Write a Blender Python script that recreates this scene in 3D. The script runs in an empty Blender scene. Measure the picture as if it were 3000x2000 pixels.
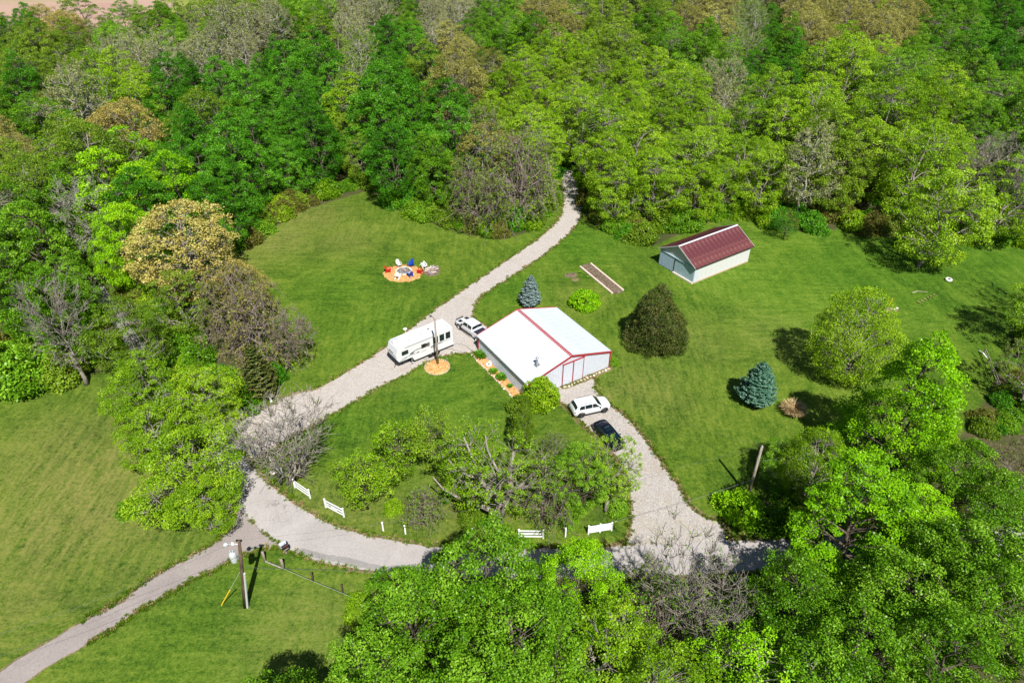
import bpy, bmesh, math, random
import numpy as np
from mathutils import Vector, Matrix

# ------------------------------------------------------------------ camera, light, exposure
S = bpy.context.scene
C = S.collection
F_PX, PITCH, ROLL, CAM_H = 2000.0, math.radians(35.83), math.radians(0.46), 55.0
_r = np.array([1, 0, 0.]); _u = np.array([0, math.sin(PITCH), math.cos(PITCH)])
_fw = np.array([0, math.cos(PITCH), -math.sin(PITCH)])
_r, _u = _r * math.cos(ROLL) + _u * math.sin(ROLL), -_r * math.sin(ROLL) + _u * math.cos(ROLL)
cd = bpy.data.cameras.new('drone_camera'); cam = bpy.data.objects.new('drone_camera', cd); C.objects.link(cam)
cd.sensor_width = 36; cd.lens = F_PX / 3000 * 36; cd.clip_end = 3000; cd.clip_start = 0.5
cam.matrix_world = Matrix(((_r[0], _u[0], -_fw[0], 0), (_r[1], _u[1], -_fw[1], 0), (_r[2], _u[2], -_fw[2], CAM_H), (0, 0, 0, 1)))
S.camera = cam

SUN_AZ, SUN_EL = math.radians(180 - 17.6), math.radians(53)     # compass style: x = sin, y = cos
sun_dir = Vector((math.sin(SUN_AZ) * math.cos(SUN_EL), math.cos(SUN_AZ) * math.cos(SUN_EL), math.sin(SUN_EL)))
W = bpy.data.worlds.new("World"); S.world = W; W.use_nodes = True
wn = W.node_tree; bg = wn.nodes['Background']
sky = wn.nodes.new('ShaderNodeTexSky'); sky.sky_type = 'NISHITA'; sky.sun_disc = False
sky.sun_elevation = SUN_EL; sky.sun_rotation = SUN_AZ; sky.altitude = 300; sky.dust_density = 0.6
wn.links.new(sky.outputs[0], bg.inputs[0]); bg.inputs[1].default_value = 0.05
sd = bpy.data.lights.new('sun', 'SUN'); sd.energy = 5.0; sd.angle = math.radians(0.55); sd.color = (1.0, 0.97, 0.92)
sun = bpy.data.objects.new('sun', sd); C.objects.link(sun)
sun.rotation_euler = sun_dir.to_track_quat('Z', 'Y').to_euler()
S.view_settings.view_transform = 'Standard'; S.view_settings.look = 'None'
S.view_settings.exposure = 0.68; S.view_settings.gamma = 1; S.view_settings.use_curve_mapping = False
S.cycles.max_bounces = 6; S.cycles.diffuse_bounces = 3; S.cycles.glossy_bounces = 3; S.cycles.transmission_bounces = 4

rnd = random.Random(7); NR = np.random.default_rng(11)

# ------------------------------------------------------------------ helpers
def ray(px, py): return _fw + _r * ((px - 1500) / F_PX) + _u * ((1000 - py) / F_PX)
def G(px, py, z=0.0):
    """world point where the sight line of the photo's pixel meets the level z"""
    d = ray(px, py); p = np.array([0, 0, CAM_H]) + d * ((z - CAM_H) / d[2])
    return Vector(p)
def pix(p):
    q = np.asarray(p, float) - np.array([0, 0, CAM_H]); d = q @ _fw
    return 1500 + F_PX * (q @ _r) / d, 1000 - F_PX * (q @ _u) / d

def tag(o, label=None, cat=None, group=None, kind=None):
    if label: o['label'] = label
    if cat: o['category'] = cat
    if group: o['group'] = group
    if kind: o['kind'] = kind
    return o
def thing(name, loc, label, cat, rz=0.0, group=None):
    o = bpy.data.objects.new(name, None); C.objects.link(o); o.location = loc; o.rotation_euler = (0, 0, rz)
    o.empty_display_size = 0.3
    return tag(o, label, cat, group)
def link(name, me, parent=None):
    o = bpy.data.objects.new(name, me); C.objects.link(o)
    if parent is not None: o.parent = parent
    return o
def copy_tree(o, parent=None):
    c = o.copy(); C.objects.link(c)
    if parent is not None: c.parent = parent
    for ch in list(o.children): copy_tree(ch, c)
    return c

class MB:
    """collects simple shapes and links them as one mesh object"""
    def __init__(s): s.v = []; s.f = []
    def add(s, vs, fs):
        n = len(s.v); s.v += [tuple(x) for x in vs]; s.f += [tuple(i + n for i in f) for f in fs]; return s
    def box(s, c, d, rz=0.0, M=None):
        x, y, z = d[0] / 2, d[1] / 2, d[2] / 2
        vs = [Vector((a, b, e)) for a in (-x, x) for b in (-y, y) for e in (-z, z)]
        R = M if M is not None else Matrix.Rotation(rz, 3, 'Z')
        vs = [R @ v + Vector(c) for v in vs]
        return s.add(vs, [(0, 1, 3, 2), (4, 6, 7, 5), (0, 4, 5, 1), (2, 3, 7, 6), (0, 2, 6, 4), (1, 5, 7, 3)])
    def beam(s, a, b, w, t, up=(0, 0, 1)):
        a, b = Vector(a), Vector(b); d = b - a; L = d.length; d.normalize()
        sd_ = d.cross(Vector(up));
        if sd_.length < 1e-4: sd_ = d.cross(Vector((1, 0, 0)))
        sd_.normalize(); u_ = sd_.cross(d)
        M = Matrix((d, sd_, u_)).transposed()
        return s.box((a + b) / 2, (L, w, t), M=M)
    def tube(s, pts, rad, n=6, cap=True):
        pts = [Vector(p) for p in pts]; m = len(pts)
        if not hasattr(rad, '__len__'): rad = [rad] * m
        vs = []; fs = []; ref = None
        for i, p in enumerate(pts):
            d = (pts[min(i + 1, m - 1)] - pts[max(i - 1, 0)]).normalized()
            if ref is None: ref = d.orthogonal().normalized()
            ref = (ref - d * ref.dot(d)); ref = ref.normalized() if ref.length > 1e-6 else d.orthogonal().normalized()
            bi = d.cross(ref)
            for k in range(n):
                a = 2 * math.pi * k / n
                vs.append(p + (ref * math.cos(a) + bi * math.sin(a)) * rad[i])
        for i in range(m - 1):
            for k in range(n):
                k2 = (k + 1) % n
                fs.append((i * n + k, i * n + k2, (i + 1) * n + k2, (i + 1) * n + k))
        if cap: fs += [tuple(range(n))[::-1], tuple(range((m - 1) * n, m * n))]
        return s.add(vs, fs)
    def lathe(s, prof, n=16, c=(0, 0, 0), axis='Z'):
        vs = []; fs = []; m = len(prof)
        for r, z in prof:
            for k in range(n):
                a = 2 * math.pi * k / n; x, y = r * math.cos(a), r * math.sin(a)
                p = (x, y, z) if axis == 'Z' else ((x, z, y) if axis == 'Y' else (z, x, y))
                vs.append(Vector(p) + Vector(c))
        for i in range(m - 1):
            for k in range(n):
                k2 = (k + 1) % n; fs.append((i * n + k, i * n + k2, (i + 1) * n + k2, (i + 1) * n + k))
        return s.add(vs, fs)
    def prism(s, poly, a, b):
        """poly: list of points at offset a, same points at offset b (two vectors)"""
        n = len(poly); A = [Vector(p) + Vector(a) for p in poly]; B = [Vector(p) + Vector(b) for p in poly]
        fs = [tuple(range(n))[::-1], tuple(range(n, 2 * n))] + [(i, (i + 1) % n, n + (i + 1) % n, n + i) for i in range(n)]
        return s.add(A + B, fs)
    def rock(s, c, d, seed, rz=0):
        r_ = random.Random(seed); bm = bmesh.new(); bmesh.ops.create_icosphere(bm, subdivisions=1, radius=0.5)
        vs = []
        R = Matrix.Rotation(rz, 3, 'Z')
        for v in bm.verts:
            k = r_.uniform(.8, 1.15); vs.append(R @ Vector((v.co.x * d[0] * k, v.co.y * d[1] * k, v.co.z * d[2] * k)) + Vector(c))
        fs = [tuple(v.index for v in f.verts) for f in bm.faces]; bm.free()
        return s.add(vs, fs)
    def mesh(s, name, m, smooth=False):
        me = bpy.data.meshes.new(name); me.from_pydata(s.v, [], s.f)
        bm = bmesh.new(); bm.from_mesh(me); bmesh.ops.recalc_face_normals(bm, faces=bm.faces); bm.to_mesh(me); bm.free()
        me.materials.append(m)
        if smooth: me.shade_smooth() if hasattr(me, 'shade_smooth') else None
        return me
    def build(s, name, m, parent=None, smooth=False, bevel=0):
        o = link(name, s.mesh(name, m, smooth), parent)
        if bevel:
            b = o.modifiers.new('bevel', 'BEVEL'); b.width = bevel; b.segments = 2; b.limit_method = 'ANGLE'
        return o

# ------------------------------------------------------------------ materials
def newmat(name):
    m = bpy.data.materials.new(name); m.use_nodes = True
    return m, m.node_tree, m.node_tree.nodes['Principled BSDF']
def nd(t, typ, **kw):
    n = t.nodes.new(typ)
    for k, v in kw.items(): setattr(n, k, v)
    return n
def tex(t, scale, detail=4, rough=.6, co=None, dist=0):
    n = nd(t, 'ShaderNodeTexNoise'); n.inputs['Scale'].default_value = scale; n.inputs['Detail'].default_value = detail
    n.inputs['Roughness'].default_value = rough; n.inputs['Distortion'].default_value = dist
    if co is not None: t.links.new(co, n.inputs['Vector'])
    return n.outputs['Fac']
def ramp(t, fac, stops, interp='LINEAR'):
    n = nd(t, 'ShaderNodeValToRGB'); e = n.color_ramp.elements; n.color_ramp.interpolation = interp
    while len(e) < len(stops): e.new(0.5)
    for k, (p, c) in enumerate(stops):
        e[k].position = p; e[k].color = (*c, 1) if len(c) == 3 else c
    t.links.new(fac, n.inputs[0]); return n.outputs[0]
def mixc(t, fac, a, b, mode='MIX'):
    n = nd(t, 'ShaderNodeMix', data_type='RGBA', blend_type=mode)
    for sock, v in ((n.inputs[0], fac), (n.inputs[6], a), (n.inputs[7], b)):
        if isinstance(v, (int, float)): sock.default_value = v
        elif isinstance(v, tuple): sock.default_value = (*v, 1)
        else: t.links.new(v, sock)
    return n.outputs[2]
def mth(t, op, a, b=None, c=None):
    n = nd(t, 'ShaderNodeMath', operation=op)
    for i, v in enumerate((a, b, c)):
        if v is None: continue
        if isinstance(v, (int, float)): n.inputs[i].default_value = v
        else: t.links.new(v, n.inputs[i])
    return n.outputs[0]
def mapr(t, v, a, b, c=0, d=1):
    n = nd(t, 'ShaderNodeMapRange'); t.links.new(v, n.inputs[0])
    for i, x in enumerate((a, b, c, d)): n.inputs[i + 1].default_value = x
    return n.outputs[0]
def bump(t, bs, h, strength=.3, dist=.05):
    n = nd(t, 'ShaderNodeBump'); n.inputs['Strength'].default_value = strength; n.inputs['Distance'].default_value = dist
    t.links.new(h, n.inputs['Height']); t.links.new(n.outputs[0], bs.inputs['Normal'])
def pos(t): return nd(t, 'ShaderNodeNewGeometry').outputs['Position']
def objc(t): return nd(t, 'ShaderNodeTexCoord').outputs['Object']
def stretch(t, co, sc, rz=0):
    n = nd(t, 'ShaderNodeMapping'); n.inputs['Scale'].default_value = sc; n.inputs['Rotation'].default_value = (0, 0, rz)
    t.links.new(co, n.inputs['Vector']); return n.outputs[0]

def plain(name, col, rough=.5, spec=.5, metal=0, var=.12, scale=3., bmp=0, coat=0):
    m, t, b = newmat(name)
    f = tex(t, scale, 5, .65, objc(t))
    c0 = tuple(max(0, x * (1 - var)) for x in col); c1 = tuple(min(1, x * (1 + var)) for x in col)
    t.links.new(ramp(t, f, [(.3, c0), (.7, c1)]), b.inputs['Base Color'])
    b.inputs['Roughness'].default_value = rough; b.inputs['Specular IOR Level'].default_value = spec
    b.inputs['Metallic'].default_value = metal
    if coat: b.inputs['Coat Weight'].default_value = coat; b.inputs['Coat Roughness'].default_value = .04
    if bmp: bump(t, b, tex(t, scale * 6, 4, .7, objc(t)), bmp, .02)
    return m

def leafmat(name, dark, mid, light, trans=.30, var=.22, gloss=.16):
    """leaf colour varies leaf by leaf, clump by clump and tree by tree"""
    m, t, b = newmat(name)
    a = nd(t, 'ShaderNodeAttribute', attribute_name='tint').outputs['Fac']
    inf = nd(t, 'ShaderNodeObjectInfo').outputs['Random']
    a2 = mth(t, 'ADD', a, mapr(t, inf, 0, 1, -var, var))
    col = ramp(t, a2, [(.1, dark), (.5, mid), (.9, light)])
    b.inputs['Roughness'].default_value = .36; b.inputs['Specular IOR Level'].default_value = gloss
    t.links.new(col, b.inputs['Base Color'])
    tr = nd(t, 'ShaderNodeBsdfTranslucent')
    t.links.new(mixc(t, .25, col, (.35, .5, .02), 'MIX'), tr.inputs['Color'])
    mx = nd(t, 'ShaderNodeMixShader'); mx.inputs[0].default_value = trans
    t.links.new(b.outputs[0], mx.inputs[1]); t.links.new(tr.outputs[0], mx.inputs[2])
    t.links.new(mx.outputs[0], t.nodes['Material Output'].inputs['Surface'])
    return m

L = {
 'deep':   leafmat('leaf_deep_green', (0.026, 0.110, 0.004), (0.063, 0.226, 0.008), (0.146, 0.384, 0.020)),
 'green':  leafmat('leaf_mid_green', (0.050, 0.144, 0.004), (0.119, 0.283, 0.009), (0.254, 0.458, 0.030)),
 'olive':  leafmat('leaf_olive_green', (0.071, 0.140, 0.007), (0.151, 0.262, 0.013), (0.270, 0.390, 0.030)),
 'yellow': leafmat('leaf_yellow_green', (0.086, 0.183, 0.004), (0.189, 0.354, 0.008), (0.335, 0.500, 0.022)),
 'lime':   leafmat('leaf_lime_green', (0.108, 0.275, 0.003), (0.211, 0.476, 0.005), (0.346, 0.610, 0.012)),
 'tan':    leafmat('leaf_tan_catkin', (.230, .180, .036), (.400, .335, .080), (.570, .490, .150), trans=.2),
 'tanolive': leafmat('leaf_tan_olive', (.165, .160, .030), (.295, .280, .060), (.420, .400, .110), trans=.25),
 'grey':   leafmat('leaf_grey_green', (.160, .190, .050), (.280, .305, .095), (.400, .415, .165), trans=.25),
 'rust':   leafmat('leaf_rust_green', (.120, .100, .025), (.180, .190, .030), (.170, .260, .025)),
 'spruce': leafmat('needle_blue_spruce', (.045, .100, .085), (.120, .190, .175), (.250, .320, .310), trans=.08, var=.1),
 'spruceg': leafmat('needle_green_spruce', (.026, .095, .055), (.075, .180, .115), (.170, .300, .205), trans=.08, var=.1),
 'yew':    leafmat('needle_brown_green', (.022, .044, .007), (.058, .088, .014), (.150, .135, .034), trans=.1, var=.05),
 'straw':  leafmat('straw_blades', (.20, .13, .06), (.36, .25, .12), (.50, .38, .20), trans=.15),
 'hosta':  leafmat('plant_blades', (.050, .140, .008), (.100, .260, .012), (.180, .380, .03)),
 'turf':   leafmat('turf_blades', (.060, .130, .006), (.115, .220, .012), (.200, .290, .030), trans=.35, gloss=.08),
}
def barkmat(name, a, b_, c):
    m, t, b = newmat(name)
    f = tex(t, 1.6, 6, .7, stretch(t, objc(t), (3, 3, .7)))
    t.links.new(ramp(t, f, [(.3, a), (.5, b_), (.7, c)]), b.inputs['Base Color']); b.inputs['Roughness'].default_value = .9
    b.inputs['Specular IOR Level'].default_value = .15
    bump(t, b, tex(t, 9, 4, .7, stretch(t, objc(t), (3, 3, .6))), .6, .03)
    return m
BARK = barkmat('bark_brown', (.05, .038, .028), (.10, .08, .06), (.18, .15, .12))
BARKG = barkmat('bark_grey', (.13, .11, .09), (.23, .20, .17), (.36, .33, .29))
BARKW = barkmat('bark_pale', (.20, .18, .14), (.31, .29, .24), (.46, .44, .39))
VINE = barkmat('bark_vine', (.13, .095, .08), (.21, .165, .14), (.30, .25, .22))

# ground: lawn, forest floor and worn soil in one sheet, driven by stored attributes
def ground_mat():
    m, t, b = newmat('lawn_and_floor')
    p = pos(t)
    big = tex(t, .035, 3, .5, p); midn = tex(t, .16, 4, .6, p, 1.2); fine = tex(t, 1.4, 4, .72, p); tiny = tex(t, 6, 3, .8, p)
    wv = nd(t, 'ShaderNodeTexWave', wave_type='RINGS', rings_direction='Z'); wv.inputs['Scale'].default_value = .155
    wv.inputs['Distortion'].default_value = 5.5; wv.inputs['Detail'].default_value = 2.5; wv.inputs['Detail Scale'].default_value = .35
    mp = nd(t, 'ShaderNodeMapping'); mp.inputs['Location'].default_value = (22, -88, 0); t.links.new(p, mp.inputs['Vector'])
    t.links.new(mp.outputs[0], wv.inputs['Vector'])
    wav = wv.outputs['Fac']
    dirn = mapr(t, tex(t, .028, 2, .5, p), .44, .56)
    s1 = tex(t, 1.0, 4, .7, stretch(t, p, (1.5, .22, 1), .55)); s2 = tex(t, 1.0, 4, .7, stretch(t, p, (.22, 1.3, 1), .25))
    st = nd(t, 'ShaderNodeMix'); t.links.new(dirn, st.inputs[0]); t.links.new(s1, st.inputs[2]); t.links.new(s2, st.inputs[3])
    f2 = tex(t, 2.6, 4, .75, p)
    k = mth(t, 'ADD', mth(t, 'MULTIPLY', midn, .30), mth(t, 'MULTIPLY', fine, .26))
    k = mth(t, 'ADD', k, mth(t, 'MULTIPLY', st.outputs[0], .30))
    k = mth(t, 'ADD', k, mth(t, 'MULTIPLY', wav, .022))
    k = mth(t, 'ADD', k, mth(t, 'MULTIPLY', big, .22))
    k = mth(t, 'ADD', k, mth(t, 'MULTIPLY', mth(t, 'SUBTRACT', tiny, .5), .40))
    k = mth(t, 'ADD', k, mth(t, 'MULTIPLY', mth(t, 'SUBTRACT', f2, .5), .42))
    grass = ramp(t, k, [(.42, (.024, .060, .004)), (.525, (.062, .116, .008)), (.61, (.106, .158, .015)), (.74, (.185, .215, .036))])
    dry = nd(t, 'ShaderNodeAttribute', attribute_name='dry').outputs['Fac']
    dn = mth(t, 'MULTIPLY', dry, mapr(t, mth(t, 'ADD', mth(t, 'MULTIPLY', f2, .55), mth(t, 'MULTIPLY', st.outputs[0], .55)), .42, .70))
    grass = mixc(t, dn, grass, (.215, .185, .060))
    rich = nd(t, 'ShaderNodeAttribute', attribute_name='rich').outputs['Fac']
    grass = mixc(t, mth(t, 'MULTIPLY', rich, .55), grass, mixc(t, 1.0, grass, (.66, 1.08, .6), 'MULTIPLY'))
    # leaf litter and low green growth under the trees
    wood = nd(t, 'ShaderNodeAttribute', attribute_name='wood').outputs['Fac']
    fl = ramp(t, mth(t, 'ADD', mth(t, 'MULTIPLY', midn, .5), mth(t, 'MULTIPLY', fine, .5)),
              [(.38, (.035, .055, .012)), (.5, (.060, .062, .022)), (.62, (.105, .080, .045)), (.75, (.05, .10, .015))])
    wf = mapr(t, mth(t, 'ADD', wood, mth(t, 'MULTIPLY', mth(t, 'SUBTRACT', fine, .5), .7)), .42, .62)
    col = mixc(t, wf, grass, fl)
    t.links.new(col, b.inputs['Base Color'])
    b.inputs['Roughness'].default_value = .9; b.inputs['Specular IOR Level'].default_value = .12
    bump(t, b, mth(t, 'ADD', tiny, mth(t, 'MULTIPLY', fine, 1.5)), .55, .12)
    return m

def stony(name, stops, sc=9., patch=.35, patchcol=(.30, .24, .18), amount=.35, bmp=.5):
    m, t, b = newmat(name); p = pos(t)
    v = nd(t, 'ShaderNodeTexVoronoi'); v.inputs['Scale'].default_value = sc; t.links.new(p, v.inputs['Vector'])
    grains = mth(t, 'ADD', mth(t, 'MULTIPLY', v.outputs['Color'], .55), mth(t, 'MULTIPLY', tex(t, 2.2, 5, .75, p), .5))
    col = ramp(t, grains, stops)
    bigp = mapr(t, tex(t, patch, 5, .68, p, .6), .5, .72, 0, amount)
    col = mixc(t, bigp, col, patchcol)
    t.links.new(col, b.inputs['Base Color']); b.inputs['Roughness'].default_value = .95; b.inputs['Specular IOR Level'].default_value = .2
    bump(t, b, grains, bmp, .04)
    return m
GRAVEL = stony('pale_gravel', [(.25, (.27, .24, .215)), (.5, (.36, .325, .295)), (.75, (.47, .43, .395))], 15)
GRAVEL2 = stony('grey_gravel', [(.25, (.23, .21, .19)), (.5, (.325, .295, .27)), (.75, (.44, .405, .37))], 13, amount=.45, patchcol=(.30, .235, .15))
def asphalt(name, a, b_, c, crack=.8, track=True):
    m, t, b = newmat(name); p = pos(t)
    n1 = tex(t, 5, 5, .75, p); n2 = tex(t, .25, 4, .6, p, .8)
    col = ramp(t, mth(t, 'ADD', mth(t, 'MULTIPLY', n1, .55), mth(t, 'MULTIPLY', n2, .45)), [(.32, a), (.5, b_), (.68, c)])
    wp = nd(t, 'ShaderNodeVectorMath', operation='ADD'); t.links.new(p, wp.inputs[0])
    nn = nd(t, 'ShaderNodeTexNoise'); nn.inputs['Scale'].default_value = .7; nn.inputs['Detail'].default_value = 5; t.links.new(p, nn.inputs['Vector'])
    sc_ = nd(t, 'ShaderNodeVectorMath', operation='SCALE'); sc_.inputs['Scale'].default_value = .8
    t.links.new(nn.outputs['Color'], sc_.inputs[0]); t.links.new(sc_.outputs[0], wp.inputs[1])
    v = nd(t, 'ShaderNodeTexVoronoi', feature='DISTANCE_TO_EDGE'); v.inputs['Scale'].default_value = .8; t.links.new(wp.outputs[0], v.inputs['Vector'])
    line = mapr(t, v.outputs['Distance'], .004, .022, 1, 0)
    line = mth(t, 'MULTIPLY', line, mapr(t, tex(t, .18, 3, .5, p), .5, .66, 0, crack))
    dk = mth(t, 'MULTIPLY', mapr(t, tex(t, .9, 6, .8, stretch(t, p, (1, .35, 1), .6), .5), .56, .7, 0, .55), mapr(t, n2, .45, .6))
    col = mixc(t, dk, col, tuple(x * .5 for x in b_))
    col = mixc(t, mth(t, 'MULTIPLY', line, .6), col, (.12, .105, .10))
    t.links.new(col, b.inputs['Base Color']); b.inputs['Roughness'].default_value = .9; b.inputs['Specular IOR Level'].default_value = .25
    bump(t, b, n1, .25, .02)
    return m
ASPH = asphalt('worn_asphalt', (.25, .228, .218), (.335, .308, .295), (.41, .38, .365))
LANE = asphalt('lane_asphalt', (.185, .158, .147), (.25, .217, .203), (.325, .285, .268), crack=.5)
ASPHD = asphalt('patched_asphalt', (.17, .16, .155), (.24, .225, .215), (.32, .30, .29), crack=.9)
MULCH = stony('orange_mulch', [(.25, (.28, .115, .03)), (.5, (.50, .25, .085)), (.75, (.66, .40, .17))], 7, amount=.4, patchcol=(.34, .20, .09), bmp=.8)
SOIL = stony('garden_soil', [(.25, (.06, .04, .028)), (.5, (.13, .095, .065)), (.75, (.22, .165, .12))], 6, amount=.4, patchcol=(.08, .11, .03), bmp=.8)
VERGE = stony('dry_verge', [(.25, (.075, .055, .028)), (.5, (.150, .115, .058)), (.75, (.25, .19, .10))], 6, amount=.9, patchcol=(.075, .135, .018), patch=1.1, bmp=.8)
ASH = stony('fire_ash', [(.25, (.05, .05, .05)), (.5, (.12, .12, .12)), (.75, (.26, .25, .25))], 6, amount=.2, bmp=.6)
PLOUGH = None
def field_mat(name, a, b_, c, ang):
    m, t, b = newmat(name); p = pos(t)
    n1 = tex(t, .06, 5, .65, stretch(t, p, (.25, 1.6, 1), ang), .4); n2 = tex(t, .5, 4, .7, p)
    t.links.new(ramp(t, mth(t, 'ADD', mth(t, 'MULTIPLY', n1, .75), mth(t, 'MULTIPLY', n2, .25)), [(.35, a), (.5, b_), (.66, c)]), b.inputs['Base Color'])
    b.inputs['Roughness'].default_value = 1; b.inputs['Specular IOR Level'].default_value = .05
    return m
PLOUGH = field_mat('ploughed_soil', (.30, .185, .145), (.38, .255, .205), (.24, .23, .09), .5)
MEADOW = field_mat('rough_meadow', (.12, .16, .03), (.21, .24, .055), (.30, .28, .10), .3)

WHITE_METAL = plain('white_metal', (.52, .545, .60), .38, .5, 0, .03, 1.2)
def roof_white():
    m, t, b = newmat('white_roof_metal'); p = objc(t)
    n = tex(t, .6, 5, .6, p); s_ = tex(t, 1.2, 4, .6, stretch(t, p, (.25, 3, 1)))
    col = ramp(t, mth(t, 'ADD', mth(t, 'MULTIPLY', n, .5), mth(t, 'MULTIPLY', s_, .5)), [(.3, (.42, .46, .50)), (.5, (.475, .51, .54)), (.7, (.515, .54, .56))])
    t.links.new(col, b.inputs['Base Color']); b.inputs['Roughness'].default_value = .42; b.inputs['Specular IOR Level'].default_value = .4
    return m
ROOFW = roof_white()
RED = plain('red_trim', (.33, .028, .035), .45, .45, 0, .1, 2)
def rust_roof():
    m, t, b = newmat('maroon_rusty_roof'); p = objc(t)
    st = tex(t, 2.2, 5, .7, stretch(t, p, (3.2, .3, .3)))            # streaks down the slope
    bl = tex(t, .45, 5, .65, p, .4); fn = tex(t, 9, 3, .7, p)
    k = mth(t, 'ADD', mth(t, 'MULTIPLY', st, .6), mth(t, 'ADD', mth(t, 'MULTIPLY', bl, .45), mth(t, 'MULTIPLY', mth(t, 'SUBTRACT', fn, .5), .18)))
    col = ramp(t, k, [(.36, (.050, .014, .018)), (.5, (.092, .022, .028)), (.60, (.135, .042, .042)), (.72, (.26, .15, .145))])
    col = mixc(t, mapr(t, bl, .58, .74, 0, .6), col, (.17, .052, .022))
    t.links.new(col, b.inputs['Base Color']); b.inputs['Roughness'].default_value = .6; b.inputs['Specular IOR Level'].default_value = .35
    return m
MAROON = rust_roof()
def stained(name, base, stain, amt=.5, sc=(1.2, 1.2, .4), rough=.5):
    m, t, b = newmat(name); p = objc(t)
    n = tex(t, 1.6, 6, .7, stretch(t, p, sc)); n2 = tex(t, .7, 4, .6, p)
    col = mixc(t, mapr(t, n, .55, .75, 0, amt), ramp(t, n2, [(.3, tuple(x * .92 for x in base)), (.7, base)]), stain)
    t.links.new(col, b.inputs['Base Color']); b.inputs['Roughness'].default_value = rough
    return m
SHEDW = stained('shed_white_wall', (.58, .58, .57), (.55, .50, .42), .35)
SHEDB = stained('shed_blue_grey', (.36, .47, .58), (.42, .30, .26), .45)
SHEDC = stained('shed_corrugated', (.38, .50, .55), (.30, .38, .42), .4)
SHEDG = stained('shed_gable_grey', (.48, .48, .48), (.36, .34, .33), .4)
DIRTY = stained('splashed_concrete', (.42, .32, .22), (.30, .19, .10), .6, (1, 1, 1), .9)
CONC = stained('pale_concrete', (.52, .48, .42), (.40, .34, .26), .5, (1, 1, 1), .9)
WOODG = barkmat('weathered_wood', (.15, .12, .095), (.26, .22, .18), (.40, .36, .31))
WOODD = barkmat('dark_creosote', (.055, .036, .025), (.10, .066, .046), (.17, .12, .085))
TIMBER = barkmat('pale_timber', (.40, .30, .23), (.56, .45, .36), (.68, .58, .49))
GALV = plain('galvanised', (.40, .42, .44), .35, .5, .7, .15, 4)
GREYP = plain('grey_paint', (.45, .52, .60), .4, .5, 0, .08, 2)
BLACK = plain('black_plastic', (.014, .014, .015), .45, .4, 0, .2, 3)
RUBBER = plain('tyre_rubber', (.022, .021, .02), .85, .2, 0, .2, 6)
RIMM = plain('alloy_rim', (.50, .51, .52), .3, .5, .8, .1, 4)
RIMD = plain('dark_alloy_rim', (.09, .09, .095), .3, .5, .7, .1, 4)
CARW = plain('white_car_paint', (.66, .665, .68), .3, .5, 0, .02, 1, coat=.6)
CARK = plain('black_car_paint', (.004, .006, .011), .10, .35, 0, .1, 1, coat=.25)
GLASS = plain('dark_glass', (.010, .018, .022), .06, .7, 0, .2, 2)
GLASSB = plain('tinted_glass', (.004, .013, .020), .04, .55, 0, .2, 2)
RVW = stained('rv_white', (.64, .645, .66), (.52, .52, .52), .25, (1, 1, 1), .35)
def rv_roof():
    m, t, b = newmat('rv_roof_membrane'); p = objc(t)
    n = tex(t, .7, 6, .72, stretch(t, p, (1, .8, 1)), .8)
    t.links.new(ramp(t, n, [(.36, (.33, .345, .37)), (.47, (.58, .585, .60)), (.6, (.75, .745, .76))]), b.inputs['Base Color'])
    b.inputs['Roughness'].default_value = .7
    return m
RVROOF = rv_roof()
DECAL = plain('grey_decal', (.05, .05, .055), .4, .5, 0, .2, 3)
DECALL = plain('light_decal', (.33, .31, .29), .4, .5, 0, .2, 3)
CREAM = plain('cream_plastic', (.62, .58, .44), .5, .4, 0, .08, 3)
REDL = plain('red_lamp', (.35, .01, .012), .2, .5, 0, .1, 3)
CHR = plain('headlamp', (.70, .72, .75), .12, .6, .5, .05, 3)
YEL = plain('yellow_plastic', (.75, .50, .02), .5, .4, 0, .1, 3)
ORANGE = plain('orange_plastic', (.75, .22, .03), .5, .4, 0, .1, 3)
TEAL = plain('teal_plastic', (.02, .33, .22), .5, .4, 0, .1, 3)
WHITEP = plain('white_plastic', (.80, .80, .78), .45, .4, 0, .05, 3)
VINYL = plain('white_vinyl', (.82, .82, .81), .4, .4, 0, .04, 3)
CH_RED = plain('red_chair', (.52, .018, .02), .4, .4, 0, .08, 3)
CH_BLUE = plain('blue_chair', (.012, .055, .36), .4, .4, 0, .1, 3)
CH_WHITE = plain('white_chair', (.78, .78, .76), .45, .4, 0, .04, 3)
CH_BEIGE = plain('grey_chair', (.50, .49, .46), .5, .4, 0, .06, 3)
STONE = stained('field_stone', (.46, .37, .28), (.28, .21, .15), .6, (2, 2, 2), .9)
STONEP = stained('pale_stone', (.60, .54, .46), (.38, .31, .24), .5, (2, 2, 2), .9)
CABLE = plain('cable_grey', (.10, .11, .10), .6, .3, 0, .1, 3)
CABLEW = plain('cable_pale', (.50, .54, .50), .5, .3, 0, .05, 3)
BURNT = barkmat('firewood_grey', (.13, .10, .09), (.28, .23, .21), (.48, .42, .40))
TERRA = plain('terracotta', (.42, .24, .14), .8, .3, 0, .15, 4)
LAMPM = plain('lamp_grey', (.55, .57, .58), .4, .5, .2, .05, 3)

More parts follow.
